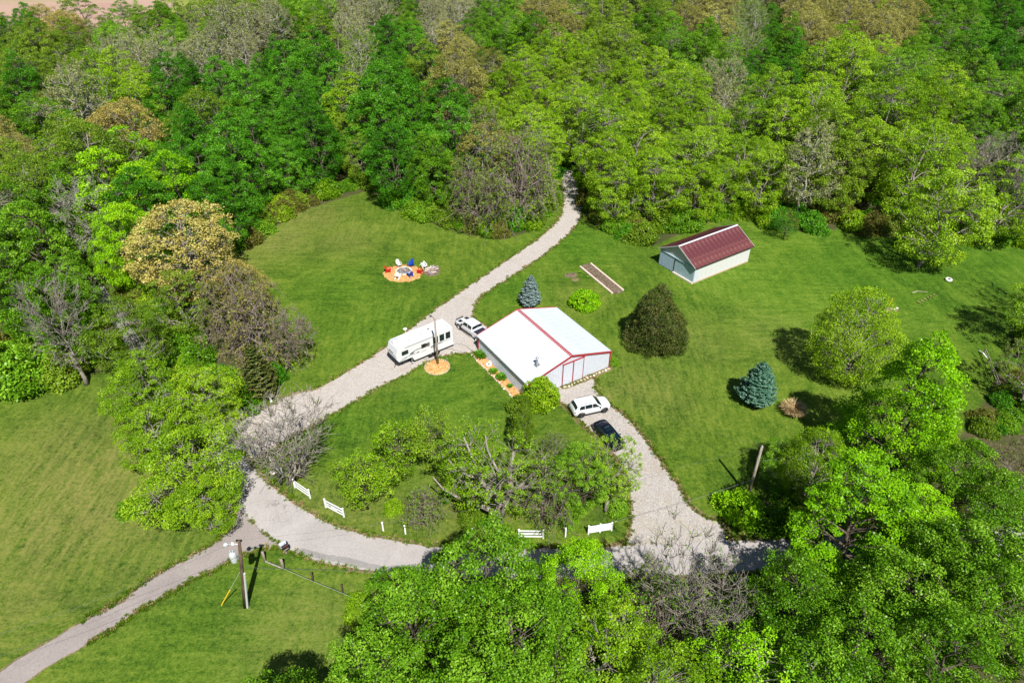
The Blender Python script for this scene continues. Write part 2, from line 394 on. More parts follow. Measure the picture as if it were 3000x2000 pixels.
# ------------------------------------------------------------------ outlines of the setting (in photo pixels, carried to the ground)
def gpoly(pts): return [G(x, y) for x, y in pts]
ROAD = [(600,1285),(655,1265),(690,1290),(712,1327),(750,1385),(830,1452),(893,1496),(1000,1548),(1089,1572),(1232,1597),(1400,1606),(1576,1608),(1661,1607),
        (1848,1598),(2100,1585),(2437,1568),(3000,1535),(3500,1500),(3500,1625),(3000,1640),(2437,1655),(2000,1685),(1600,1695),(1330,1690),(1130,1678),(1000,1655),(937,1644),
        (857,1612),(826,1595),(777,1563),(732,1519),(690,1474),(650,1415),(622,1350)]
BACKLANE = [(640,1330),(560,1260),(490,1170),(425,1085),(365,1000),(310,920),(270,850),(300,835),(345,905),(405,985),(465,1062),(535,1150),(600,1225),(660,1285),(690,1310)]
SIDELANE = [(690,1474),(684,1520),(668,1552),(640,1582),(600,1608),(558,1630),(446,1693),(357,1755),(200,1845),(0,1965),(-200,2095),(-60,2130),(71,2000),(134,1956),(268,1876),(402,1791),
            (536,1711),(647,1657),(700,1630),(732,1616),(770,1603),(815,1603),(840,1604),(815,1588),(777,1560),(732,1516)]
DRIVE = [(655,1275),(690,1240),(735,1215),(790,1192),(850,1158),(935,1137),(1000,1099),(1129,1020),(1214,954),(1312,882),(1402,820),(1482,766),(1571,704),(1629,654),(1650,612),(1652,570),(1645,530),(1632,495),
         (1665,490),(1690,525),(1705,580),(1703,625),(1687,659),(1625,721),(1536,784),(1446,842),(1408,868),(1390,895),(1385,920),(1393,938),(1440,965),(1470,1000),(1420,1032),(1388,1031),(1312,1038),(1250,1058),(1179,1101),(1112,1132),
         (1000,1197),(933,1232),(848,1280),(790,1318),(745,1345),(716,1330)]
SPUR = [(1629,1141),(1634,1168),(1661,1190),(1696,1226),(1741,1270),(1772,1297),(1810,1340),(1838,1385),(1848,1430),(1848,1492),(1853,1515),(1850,1555),(1842,1600),(2125,1588),(2107,1535),(2058,1514),
        (2027,1492),(2000,1452),(1973,1407),(1937,1358),(1893,1293),(1826,1217),(1781,1186),(1742,1140),(1737,1104),(1690,1122)]
WOOD = [(-500,190),(0,180),(200,155),(350,172),(500,140),(600,80),(700,-60),(3600,-60),(3600,735),(3000,728),(2900,718),(2800,705),(2660,700),(2550,688),(2460,668),(2400,688),(2330,676),(2240,664),
        (2190,640),(2080,650),(1960,700),(1915,722),(1862,715),(1786,683),(1725,650),(1705,590),(1690,530),(1668,500),(1640,500),(1645,560),(1622,625),(1569,675),(1467,703),(1352,685),(1224,640),(1120,600),
        (1085,556),(1008,580),(867,622),(760,700),(700,755),(690,830),(790,900),(850,1000),(830,1100),(780,1170),(690,1225),(600,1240),(480,1080),(380,920),(310,830),(290,850),(340,950),(330,1050),(300,1090),(180,1115),(0,1145),(-500,1220)]
WOOD2 = [(1060,1500),(1150,1430),(1300,1400),(1450,1390),(1600,1400),(1740,1330),(1820,1380),(1830,1480),(1835,1545),(1700,1565),(1560,1570),(1400,1560),(1250,1545),(1130,1540)]
WOOD3 = [(2210,1480),(2300,1430),(2420,1400),(2560,1330),(2800,1290),(2900,1150),(2960,980),(3500,900),(3500,1500),(2800,1535),(2430,1555),(2260,1560),(2170,1530)]
WOOD4 = [(1040,1760),(1200,1710),(1600,1705),(2000,1700),(2437,1670),(3500,1630),(3500,2600),(900,2600),(960,2000)]

def inpoly(x, y, poly):
    x = np.asarray(x); y = np.asarray(y); inside = np.zeros(x.shape, bool); n = len(poly); j = n - 1
    for i in range(n):
        xi, yi = poly[i][0], poly[i][1]; xj, yj = poly[j][0], poly[j][1]
        c = ((yi > y) != (yj > y)) & (x < (xj - xi) * (y - yi) / (yj - yi + 1e-12) + xi); inside ^= c; j = i
    return inside
def dist_poly(x, y, poly, closed=True):
    x = np.asarray(x); y = np.asarray(y); d = np.full(x.shape, 1e9); n = len(poly)
    for i in range(n if closed else n - 1):
        a, b = poly[i], poly[(i + 1) % n]; dx, dy = b[0] - a[0], b[1] - a[1]; L2 = dx * dx + dy * dy + 1e-9
        t = np.clip(((x - a[0]) * dx + (y - a[1]) * dy) / L2, 0, 1)
        d = np.minimum(d, np.hypot(x - a[0] - t * dx, y - a[1] - t * dy))
    return d
def smooth_outline(pts, step=.45, rough=.05, seed=1, closed=True):
    r_ = np.random.default_rng(seed); P = [np.array(p[:2]) for p in pts]; n = len(P); out = []
    for i in range(n):
        p0, p1, p2, p3 = P[i - 1], P[i], P[(i + 1) % n], P[(i + 2) % n]
        m = max(2, int(np.linalg.norm(p2 - p1) / step)); m = min(m, 120)
        # centripetal-like damping keeps corners tight
        t1 = (p2 - p0) * .5; t2 = (p3 - p1) * .5; L_ = np.linalg.norm(p2 - p1)
        for tt, k in ((t1, 0), (t2, 1)):
            l = np.linalg.norm(tt)
            if l > L_ * .9: tt *= L_ * .9 / l
        for k in range(m):
            t = k / m; h = (2*t**3 - 3*t**2 + 1) * p1 + (t**3 - 2*t**2 + t) * t1 + (-2*t**3 + 3*t**2) * p2 + (t**3 - t**2) * t2
            out.append(h)
    out = np.array(out)
    nz = r_.normal(0, 1, out.shape); nz = (nz + np.roll(nz, 1, 0) * .7 + np.roll(nz, 2, 0) * .4)
    return out + nz * rough
def sheet(name, outline, z, m, kind='structure'):
    from mathutils.geometry import delaunay_2d_cdt
    n = len(outline); P = [Vector((float(p[0]), float(p[1]))) for p in outline]
    vs, _, fs, *_r2 = delaunay_2d_cdt(P, [(i, (i + 1) % n) for i in range(n)], [], 1, 1e-5)
    me = bpy.data.meshes.new(name); me.from_pydata([(v.x, v.y, z) for v in vs], [], [tuple(f) for f in fs])
    bm = bmesh.new(); bm.from_mesh(me)
    for f in bm.faces:
        f.normal_update()
        if f.normal.z < 0: f.normal_flip()
    bm.to_mesh(me); bm.free(); me.materials.append(m)
    o = link(name, me)
    if kind: tag(o, kind=kind)
    return o
def verge(name, outline, z, w0, w1, seed, m=None, jag=.5):
    """ragged strip of dry grass and soil along an outline"""
    r_ = np.random.default_rng(seed); P = np.array(outline); n = len(P)
    tg = np.roll(P, -3, 0) - np.roll(P, 3, 0); tg /= np.linalg.norm(tg, axis=1)[:, None] + 1e-9
    area = .5 * np.sum(P[:, 0] * np.roll(P[:, 1], -1) - np.roll(P[:, 0], -1) * P[:, 1])
    nr = np.c_[tg[:, 1], -tg[:, 0]] * (1 if area > 0 else -1)
    wob = r_.uniform(0, 1, n); wob = (wob + np.roll(wob, 1) + np.roll(wob, 2)) / 3
    slow = np.interp(np.arange(n), np.arange(0, n + 12, 12), r_.uniform(0, 1, len(np.arange(0, n + 12, 12))))
    wo = w0 + (w1 - w0) * (jag * wob + (1 - jag) * slow)
    A = P - nr * .25; B = P + nr * wo[:, None]
    vs = [(a[0], a[1], z) for a in A] + [(b[0], b[1], z) for b in B]
    fs = [(i, (i + 1) % n, n + (i + 1) % n, n + i) for i in range(n)]
    me = bpy.data.meshes.new(name); me.from_pydata(vs, [], fs); me.materials.append(m or VERGE)
    bm = bmesh.new(); bm.from_mesh(me)
    bmesh.ops.recalc_face_normals(bm, faces=bm.faces)
    for f in bm.faces:
        if f.normal.z < 0: f.normal_flip()
    bm.to_mesh(me); bm.free()
    return tag(link(name, me), kind='structure')

gw = [gpoly(p) for p in (WOOD, WOOD2, WOOD3, WOOD4)]
# ground sheet: dense near, coarse far
def axis_vals(lo, hi, mid0, mid1, fine, n_out):
    a = np.arange(mid0, mid1 + fine, fine)
    g = np.geomspace(fine, max(hi - mid1, 1), n_out)
    g2 = np.geomspace(fine, max(mid0 - lo, 1), n_out)
    return np.r_[(mid0 - g2)[::-1], a, a[-1] + g]
gx = axis_vals(-1500, 1500, -75, 85, .8, 26); gy = axis_vals(-300, 2500, 24, 150, .8, 26)
XX, YY = np.meshgrid(gx, gy); nx, ny = len(gx), len(gy)
xf, yf = XX.ravel(), YY.ravel()
wood = np.zeros(xf.shape)
for k, gp in enumerate(gw):
    ins = inpoly(xf, yf, gp); dd = dist_poly(xf, yf, gp); sgn = np.where(ins, dd, -dd)
    wood = np.maximum(wood, np.clip(.5 + sgn / 3.0, 0, 1) * (.46 if k == 1 else 1))
dry = np.zeros(xf.shape); rich = np.zeros(xf.shape)
for (px, py, rr, a) in ((250,1450,16,.9),(120,1350,10,.7),(60,1720,10,.6),(330,1560,9,.6),(420,1640,7,.5),(880,1850,7,.7),(800,700,9,.8),(900,640,9,.7),(1000,700,8,.5),(700,780,5,.7),(1060,1530,5,.6),(930,1490,5,.6),(1290,1500,6,.5),
                        (1900,1130,8,.5),(2250,980,8,.4),(1130,1100,4,.3),(1850,1700,5,.3),(1800,1150,3,.5),(2050,1000,8,.4),(1700,870,5,.3),(120,1500,9,.6)):
    c = G(px, py); dry = np.maximum(dry, a * np.exp(-((xf - c.x)**2 + (yf - c.y)**2) / (2 * (rr * .6)**2)))
for (px, py, rr, a) in ((2500,800,26,.9),(2300,850,20,.8),(2900,760,20,.9),(2000,1000,12,.3),(1300,1180,10,.6),(1000,850,10,.6),(1100,950,12,.5),(800,1900,14,.5),(1700,720,10,.9),(1500,850,8,.8),(600,1800,10,.4),(1000,1250,6,.7)):
    c = G(px, py); rich = np.maximum(rich, a * np.exp(-((xf - c.x)**2 + (yf - c.y)**2) / (2 * (rr * .6)**2)))
me = bpy.data.meshes.new('ground')
V = np.c_[xf, yf, np.zeros_like(xf)]
ii = (np.arange(ny - 1)[:, None] * nx + np.arange(nx - 1)[None, :]).ravel()
Q = np.c_[ii, ii + 1, ii + nx + 1, ii + nx]
def np_mesh(me, V, Q):
    me.vertices.add(len(V)); me.vertices.foreach_set('co', V.astype(np.float32).ravel())
    k = Q.shape[1]; me.loops.add(Q.size); me.loops.foreach_set('vertex_index', Q.astype(np.int32).ravel())
    me.polygons.add(len(Q)); me.polygons.foreach_set('loop_start', np.arange(0, Q.size, k, dtype=np.int32))
    me.update(calc_edges=True)
np_mesh(me, V, Q)
for nm, a in (('wood', wood), ('dry', dry), ('rich', rich)):
    at = me.attributes.new(nm, 'FLOAT', 'POINT'); at.data.foreach_set('value', a.astype(np.float32))
me.materials.append(ground_mat()); tag(link('ground', me), kind='structure')

ol = {k: smooth_outline(gpoly(p), .4, .035, i) for i, (k, p) in enumerate((('road', ROAD), ('back', BACKLANE), ('side', SIDELANE), ('drive', DRIVE), ('spur', SPUR)))}
verge('road_verge', ol['road'], .003, .03, .62, 3); verge('lane_verge', ol['side'], .0035, .02, .32, 4)
verge('drive_verge', ol['drive'], .004, .04, .5, 5); verge('spur_verge', ol['spur'], .0045, .1, .8, 6)
sheet('side_lane', ol['side'], .009, LANE); sheet('back_lane', ol['back'], .013, ASPHD); sheet('gravel_drive', ol['drive'], .017, GRAVEL)
sheet('gravel_spur', ol['spur'], .021, GRAVEL2); sheet('road', ol['road'], .026, ASPH)
# darker patched strip along the road's lower edge and along the joint with the lane
strip = [(857,1612),(937,1640),(1000,1650),(1130,1674),(1330,1686),(1330,1672),(1130,1656),(1000,1630),(930,1618),(890,1608)]
sheet('road_patch', smooth_outline(gpoly(strip), .4, .05, 9), .030, ASPHD)
fld = [(-700,-160),(560,-160),(505,60),(430,100),(330,112),(180,104),(0,118),(-500,130)]
sheet('ploughed_field', smooth_outline(gpoly(fld), 6, .5, 12), .02, PLOUGH)
mead = [(420,-200),(1050,-200),(900,30),(700,45),(560,75),(470,70),(500,10)]
sheet('meadow', smooth_outline(gpoly(mead), 6, .5, 13), .04, MEADOW)

# mulch beds
def blob_bed(name, c, rx, ry, rz, z, m, seed, lip=0.05, n=44, dome=.08):
    r_ = random.Random(seed); mb = MB(); rings = [(0, dome), (.5, dome * .85), (.85, dome * .5), (1.0, 0.0)]
    off = [r_.uniform(.93, 1.07) for _ in range(n)]; vs = [Vector((0, 0, dome))]; fs = []
    R = Matrix.Rotation(rz, 3, 'Z')
    for ri, (rr, h) in enumerate(rings[1:]):
        for k in range(n):
            a = 2 * math.pi * k / n; q = rr * (off[k] if ri else 1)
            vs.append(R @ Vector((math.cos(a) * rx * q, math.sin(a) * ry * q, h + (r_.uniform(-.015, .015) if ri < 2 else 0))))
    for k in range(n): fs.append((0, 1 + k, 1 + (k + 1) % n))
    for ri in range(2):
        for k in range(n):
            a, b = 1 + ri * n + k, 1 + ri * n + (k + 1) % n; fs.append((a, a + n, b + n, b))
    mb.add(vs, fs); o = mb.build(name, m, None, True); o.location = (c[0], c[1], z)
    return o

# ------------------------------------------------------------------ buildings
def ribbed(s0, s1, zt, mp, zb=0.0, rib=.23, rw=.045, rh=.03, th=.03):
    """one metal sheet with raised ribs; mp(s, z, out) gives the point"""
    mb = MB()
    def slab(a, b, o0, o1, inset=0.0):
        za, zb_ = zt(a) - inset, zt(b) - inset
        vs = [mp(a, zb, o0), mp(b, zb, o0), mp(b, zb_, o0), mp(a, za, o0), mp(a, zb, o1), mp(b, zb, o1), mp(b, zb_, o1), mp(a, za, o1)]
        mb.add(vs, [(0, 1, 2, 3), (4, 7, 6, 5), (0, 4, 5, 1), (1, 5, 6, 2), (2, 6, 7, 3), (3, 7, 4, 0)])
    slab(s0, s1, 0, th)
    n = max(1, int(round((s1 - s0) / rib)))
    for i in range(n):
        c = s0 + (i + .5) * (s1 - s0) / n
        slab(c - rw / 2, c + rw / 2, th + .0005, th + rh, .004)
    return mb

BX, BY, BA, BW, BL, BHE, BHR, BO = 4.107, 72.335, .57, 12.64, 11.92, 2.53, 4.36, .17
barn = thing('pole_barn', (BX, BY, 0), 'white ribbed metal barn with red trim and two sliding doors', 'barn', BA)
hw, hl = BW / 2, BL / 2
slope = (BHR - BHE) / hw
zroof = lambda x: BHR - abs(x) * slope
NP = 13
for sd_ in (-1, 1):
    mp = lambda s, z, o, sd_=sd_: (sd_ * (hw + o), s, z)
    w_ = BL / NP; me_ = ribbed(-w_ / 2, w_ / 2, lambda s: BHE - .05, mp).mesh('wall_panel', WHITE_METAL)
    for i in range(NP): link('wall_panel', me_, barn).location = (0, -hl + (i + .5) * w_, 0)
    # roof sheets
    ang = math.atan(slope); SLn = (hw + BO) / math.cos(ang)
    mpr = lambda s, z, o, sd_=sd_: (sd_ * ((hw + BO) - z * math.cos(ang) + o * math.sin(ang)), s, zroof(hw + BO) + z * math.sin(ang) + o * math.cos(ang))
    wr = (BL + 2 * BO) / NP; me_ = ribbed(-wr / 2, wr / 2, lambda s: SLn - .01, mpr, 0, .31, .06, .045).mesh('roof_panel', ROOFW)
    for i in range(NP): link('roof_panel', me_, barn).location = (0, -hl - BO + (i + .5) * wr, .02)
DL, DM, DR, DT = -1.24, .38, 2.02, 3.42
for yy, sg in ((-hl, -1), (hl, 1)):
    mp = lambda s, z, o, yy=yy, sg=sg: (s, yy + sg * o, z)
    wf_ = BW / NP
    for i in range(NP):
        a = -hw + i * wf_; b = a + wf_
        # split at the ridge so that the sheet tops follow the gable
        segs = [(a, 0), (0, b)] if a < -1e-6 and b > 1e-6 else [(a, b)]
        for (p, q) in segs: ribbed(p, q, lambda s: zroof(s) - .06, mp).build('wall_panel', WHITE_METAL, barn)
    # rake boards and corner posts
    for sd_ in (-1, 1):
        mb = MB(); y0 = yy + sg * (BO + .03)
        mb.beam((sd_ * (hw + BO + .02), y0, zroof(hw + BO) + .0), (0, y0, BHR + .02), .05, .26); mb.build('rake_trim', RED, barn)
        MB().box((sd_ * (hw + .045), yy + sg * .045, BHE / 2 - .04), (.16, .16, BHE - .1)).build('corner_trim', RED, barn)
mb = MB()
for sd_ in (-1, 1): mb.beam((0, -hl - BO - .04, BHR + .075), (0, hl + BO + .04, BHR + .075), .30, .03, up=(sd_ * math.sin(ang) , 0, math.cos(ang))) if False else None
mb.prism([(-.25, 0, BHR + .075 - .25 * slope), (0, 0, BHR + .10), (.25, 0, BHR + .075 - .25 * slope), (.25, 0, BHR + .045 - .25 * slope), (0, 0, BHR + .06), (-.25, 0, BHR + .045 - .25 * slope)], (0, -hl - BO - .05, 0), (0, hl + BO + .05, 0))
mb.build('ridge_cap', RED, barn)
for sd_ in (-1, 1):
    MB().box((sd_ * (hw + BO + .03), 0, zroof(hw + BO) - .02), (.04, BL + 2 * BO, .13)).build('eave_trim', WHITE_METAL if sd_ < 0 else GALV, barn)
for a, b in ((DL, DM), (DM, DR)):
    d = ribbed(a + .05, b - .05, lambda s: DT - .06, lambda s, z, o: (s, -hl - .075 - o, z), .06).build('door', WHITE_METAL, barn)
    fr = MB()
    for x in (a + .03, b - .03): fr.box((x, -hl - .115, DT / 2), (.075, .09, DT - .1))
    fr.box(((a + b) / 2, -hl - .115, .09), (b - a - .14, .08, .09)) if False else None
    fr.build('door_frame', RED, d)
MB().box(((DL + DR) / 2, -hl - .13, DT + .02), (DR - DL + .12, .14, .10)).build('door_track', RED, barn)
MB().box((0, 0, .06), (BW - .02, BL - .02, .2)).build('foundation', CONC, barn)
# flue on the near slope
Mi = (Matrix.Translation((BX, BY, 0)) @ Matrix.Rotation(BA, 4, 'Z')).inverted(); z_ = 3.4
for _ in range(12): q = Mi @ G(1573, 1069, z_); z_ = zroof(q.x) + .05
fl = MB().lathe([(.0, -.15), (.17, -.15), (.17, .55), (.115, .60), (.11, 1.02), (.19, 1.04), (.21, 1.10), (.05, 1.16), (0, 1.16)], 14, (q.x, q.y, z_)).build('flue_pipe', GALV, barn, True)
MB().box((q.x, q.y, z_ + .03), (.62, .62, .05), M=Matrix.Rotation(-ang, 3, 'Y')).build('flashing', GALV, fl)

# shed
SX, SY, SA, SW, SLN, SHE, SHR, SO = 31.34, 98.673, .598, 7.48, 12.77, 3.06, 5.02, .35
shed = thing('storage_shed', (SX, SY, 0), 'white shed with rusty maroon metal roof and blue grey gable door', 'shed', SA)
h_w, h_l = SW / 2, SLN / 2; ssl = (SHR - SHE) / h_w; szr = lambda y: SHR - abs(y) * ssl; sang = math.atan(ssl)
for sd_ in (-1, 1):
    SL2 = (h_w + SO) / math.cos(sang)
    mpr = lambda s, z, o, sd_=sd_: (s, sd_ * ((h_w + SO) - z * math.cos(sang) + o * math.sin(sang)), szr(h_w + SO) + z * math.sin(sang) + o * math.cos(sang))
    n = 15; w_ = (SLN + 2 * SO) / n; me_ = ribbed(-w_ / 2, w_ / 2, lambda s: SL2 - .01, mpr, 0, .15, .04, .012).mesh('roof_panel', MAROON)
    for i in range(n):
        o = link('roof_panel', me_, shed); o.location = (-h_l - SO + (i + .5) * w_, 0, .02 + (.004 if i % 2 else 0))
    n = 11; w_ = SLN / n; mp = lambda s, z, o, sd_=sd_: (s, sd_ * (h_w + o), z)
    me_ = ribbed(-w_ / 2, w_ / 2, lambda s: SHE - .1, mp, .22, .6, .015, .008).mesh('wall_panel', SHEDW)
    for i in range(n): link('wall_panel', me_, shed).location = (-h_l + (i + .5) * w_, 0, 0)
    MB().box((0, sd_ * (h_w + .02), .1), (SLN + .06, .16, .24)).build('footing', DIRTY, shed)
    MB().beam((-h_l - SO, sd_ * (h_w + SO + .015), szr(h_w + SO) - .02), (h_l + SO, sd_ * (h_w + SO + .015), szr(h_w + SO) - .02), .05, .10).build('eave_trim', BLACK, shed)
MB().prism([(0, -.17, SHR + .08 - .17 * ssl), (0, 0, SHR + .10), (0, .17, SHR + .08 - .17 * ssl), (0, .17, SHR + .05 - .17 * ssl), (0, 0, SHR + .07), (0, -.17, SHR + .05 - .17 * ssl)],
           (-h_l - SO - .03, 0, 0), (h_l + SO + .03, 0, 0)).build('ridge_cap', WHITE_METAL, shed)
HD = 2.72
mpg = lambda s, z, o: (-h_l - o, s, z)
mpb = lambda s, z, o: (h_l + o, s, z)
for (a, b) in ((-h_w, 0), (0, h_w)):
    ribbed(a, b, lambda s: szr(s) - .06, lambda s, z, o: (-h_l - o * .6, s, z), HD, .6, .01, .01, .03).build('gable_panel', SHEDG, shed)
    ribbed(a, b, lambda s: szr(s) - .06, mpb, 0, .3, .03, .02).build('wall_panel', SHEDW, shed)
ribbed(.45, h_w, lambda s: HD - .05, lambda s, z, o: (-h_l - .06 - o, s, z), .1, .55, .02, .015).build('door', SHEDB, shed)
n = 6; w_ = (h_w + .45) / n
for i in range(n):
    ribbed(-h_w + i * w_, -h_w + (i + 1) * w_, lambda s: HD - .05, mpg, .28, .17, .07, .045).build('wall_panel', SHEDC, shed)
MB().box((-h_l - .09, .02, HD + .0), (.16, SW + .1, .11)).build('header_beam', SHEDC, shed)
MB().box((-h_l - .16, -h_w / 2 + .2, .13), (.30, h_w + .5, .24)).build('sill_beam', STONEP, shed)
MB().box((-h_l - .1, .42, 1.36), (.08, .09, 2.5)).build('door_post', BLACK, shed)
for sd_ in (-1, 1):
    MB().beam((-h_l - SO - .02, sd_ * (h_w + SO), szr(h_w + SO)), (-h_l - SO - .02, 0, SHR + .03), .05, .14).build('rake_trim', SHEDG, shed)
    MB().beam((h_l + SO + .02, sd_ * (h_w + SO), szr(h_w + SO)), (h_l + SO + .02, 0, SHR + .03), .05, .14).build('rake_trim', SHEDG, shed)
ribbed(-h_l - .03, -h_l + .95, lambda s: SHE - .12, lambda s, z, o: (s, -h_w - .04 - o, z), .2, .5, .015, .008, .015).build('corner_sheet', WHITE_METAL, shed)

# ------------------------------------------------------------------ vehicles
def lerp_tab(tab, x):
    xs = [t[0] for t in tab]; ys = [t[1] for t in tab]; return float(np.interp(x, xs, ys))
class Shell:
    """lofted vehicle body: profile tables along x, ring of section points; patches follow its skin"""
    def __init__(s, x0, x1, top, belt, wid, tumble, zb, n=44, crown=.05):
        s.__dict__.update(x0=x0, x1=x1, top=top, belt=belt, wid=wid, tumble=tumble, zb=zb, n=n, crown=crown)
    def ring(s, x):
        T = lerp_tab(s.top, x); B = min(lerp_tab(s.belt, x), T - .06); Wd = lerp_tab(s.wid, x); zb = lerp_tab(s.zb, x)
        ins = s.tumble * max(0, T - B - .06); yt = Wd * .97 - .02 - ins; mz = zb + (B - zb) * .55
        return [(0, zb), (Wd * .9, zb), (Wd * .985, zb + .10), (Wd, mz), (Wd * .985, B), (yt, T - .05 - s.crown * .3), (yt - .10, T - .02), (0, T + s.crown * .6)]
    def pt(s, x, j, side):
        R = s.ring(x); i = min(int(j), 6); f = j - i; a, b = R[i], R[i + 1]
        return Vector((x, side * (a[0] + (b[0] - a[0]) * f), a[1] + (b[1] - a[1]) * f))
    def body(s, name, m, parent):
        xs = np.linspace(s.x0, s.x1, s.n); vs = []; fs = []
        for x in xs:
            R = s.ring(x); full = [(y, z) for y, z in R] + [(-y, z) for y, z in R[-2:0:-1]]
            vs += [Vector((x, y, z)) for y, z in full]
        k = 14
        for i in range(s.n - 1):
            for q in range(k): fs.append((i * k + q, i * k + (q + 1) % k, (i + 1) * k + (q + 1) % k, (i + 1) * k + q))
        fs += [tuple(range(k)), tuple(range((s.n - 1) * k, s.n * k))[::-1]]
        mb = MB(); mb.add(vs, fs); o = mb.build(name, m, parent, True)
        o.data.shade_smooth()
        e = o.modifiers.new('edge', 'EDGE_SPLIT'); e.split_angle = math.radians(38)
        return o
    def patch(s, name, m, parent, x0, x1, j0, j1, side, off=.012, nx=8, nj=4, skew=(0, 0)):
        """skin patch; skew shifts the two ends along x at the upper edge. side 0 spans both sides"""
        vs = []; fs = []
        if side == 0: cols = [(j, 1) for j in np.linspace(j0, 7, nj)] + [(j, -1) for j in np.linspace(7, j0, nj)[1:]]
        else: cols = [(j, side) for j in np.linspace(j0, j1, nj)]
        m_ = len(cols)
        for i in range(nx + 1):
            f = i / nx
            for (j, sd_) in cols:
                v = (j - j0) / (j1 - j0 + 1e-9) if side else 0
                x = (x0 + skew[0] * v) * (1 - f) + (x1 + skew[1] * v) * f
                P = s.pt(x, j, sd_); e = .02
                tx = s.pt(x + e, j, sd_) - s.pt(x - e, j, sd_); ja, jb = max(j - .15, 0), min(j + .15, 7)
                tj = s.pt(x, jb, sd_) - s.pt(x, ja, sd_)
                if j >= 6.99: tj = Vector((0, -sd_, 0))
                nrm = tx.cross(tj); nrm.normalize()
                if nrm.dot(Vector((0, sd_ * .5, .6))) < 0: nrm = -nrm
                vs.append(P + nrm * off)
        for i in range(nx):
            for k in range(m_ - 1): fs.append((i * m_ + k, i * m_ + k + 1, (i + 1) * m_ + k + 1, (i + 1) * m_ + k))
        mb = MB(); mb.add(vs, fs); o = mb.build(name, m, parent, True)
        so = o.modifiers.new('thick', 'SOLIDIFY'); so.thickness = .02; so.offset = -1
        return o
def wheel(parent, x, y, r, w, rim_m, spokes=5, dual=False):
    sg = 1 if y > 0 else -1
    t = MB().lathe([(r * .62, -w / 2), (r * .93, -w / 2), (r, -w * .36), (r, w * .36), (r * .93, w / 2), (r * .62, w / 2)], 24, (0, 0, 0), 'Y').build('wheel', RUBBER, parent, True)
    t.location = (x, y, r)
    mb = MB().lathe([(r * .64, sg * w * .42), (r * .60, sg * w * .5), (r * .55, sg * w * .36), (r * .55, sg * w * .2), (0, sg * w * .2)], 20, (0, 0, 0), 'Y')
    for k in range(spokes):
        a = 2 * math.pi * k / spokes; c = Vector((math.cos(a), 0, math.sin(a)))
        mb.beam(c * r * .08 + Vector((0, sg * w * .36, 0)), c * r * .58 + Vector((0, sg * w * .40, 0)), r * .17, w * .14, up=(0, 1, 0))
    mb.lathe([(r * .14, sg * w * .2), (r * .14, sg * w * .46), (0, sg * w * .47)], 10, (0, 0, 0), 'Y')
    mb.build('rim', rim_m, t)
    return t
def arch(parent, x, y, r, m, wd=.06):
    sg = 1 if y > 0 else -1; mb = MB(); n = 14; vs = []; fs = []
    for i in range(n + 1):
        a = math.radians(-12 + 204 * i / n)
        for rr, yo in ((r * 1.13, -.06), (r * 1.13, .02), (r * 1.30, .025), (r * 1.30, -.06)):
            vs.append((x + math.cos(a) * rr, y + sg * yo, r + math.sin(a) * rr))
    for i in range(n):
        for k in range(4): fs.append((i * 4 + k, i * 4 + (k + 1) % 4, (i + 1) * 4 + (k + 1) % 4, (i + 1) * 4 + k))
    mb.add(vs, fs); return mb.build('wheel_arch', m, parent, True)
def well(parent, x, y, r):
    sg = 1 if y > 0 else -1
    return MB().lathe([(0, 0), (r * 1.14, 0), (r * 1.14, -sg * .10), (0, -sg * .10)], 20, (x, y, r * 1.02), 'Y').build('wheel_well', BLACK, parent)

def place_by_wheels(pr, pf):
    a, b = G(*pr), G(*pf); d = b - a
    return a, b, math.atan2(d.y, d.x)

# --- white SUV: right-hand wheels are the ones in view
rw, fw_, yaw = place_by_wheels((1702.6, 1221.6), (1768, 1207))
mid_ = (rw + fw_) / 2; nrm = Vector((-math.sin(yaw), math.cos(yaw), 0))
sp = mid_ + nrm * .80
suv = thing('parked_suv', (sp.x, sp.y, .02), 'white SUV with black roof rails parked across the gravel by the barn doors', 'suv', yaw)
SH = Shell(-2.42, 2.42,
    top=[(-2.42, .95), (-2.36, 1.12), (-2.22, 1.30), (-1.95, 1.66), (-1.75, 1.735), (-1.2, 1.775), (-.3, 1.785), (.25, 1.74), (.48, 1.66), (1.18, 1.165), (1.35, 1.13), (1.9, 1.085), (2.25, 1.0), (2.38, .88), (2.42, .75)],
    belt=[(-2.42, .9), (-2.2, 1.12), (-1.8, 1.14), (1.0, 1.06), (1.4, 1.02), (2.2, .92), (2.42, .7)],
    wid=[(-2.42, .74), (-2.33, .84), (-2.1, .93), (-1.5, .965), (1.6, .965), (2.05, .92), (2.3, .80), (2.42, .62)], tumble=.34,
    zb=[(-2.42, .46), (-2.2, .34), (-1.0, .30), (1.6, .30), (2.2, .32), (2.42, .42)])
SH.body('body', CARW, suv)
ws = SH.patch('windshield', GLASS, suv, .55, 1.13, 5.25, 7, 0, .012, 8, 5)
SH.patch('rear_window', GLASS, suv, -2.22, -1.96, 5.1, 7, 0, .012, 6, 5)
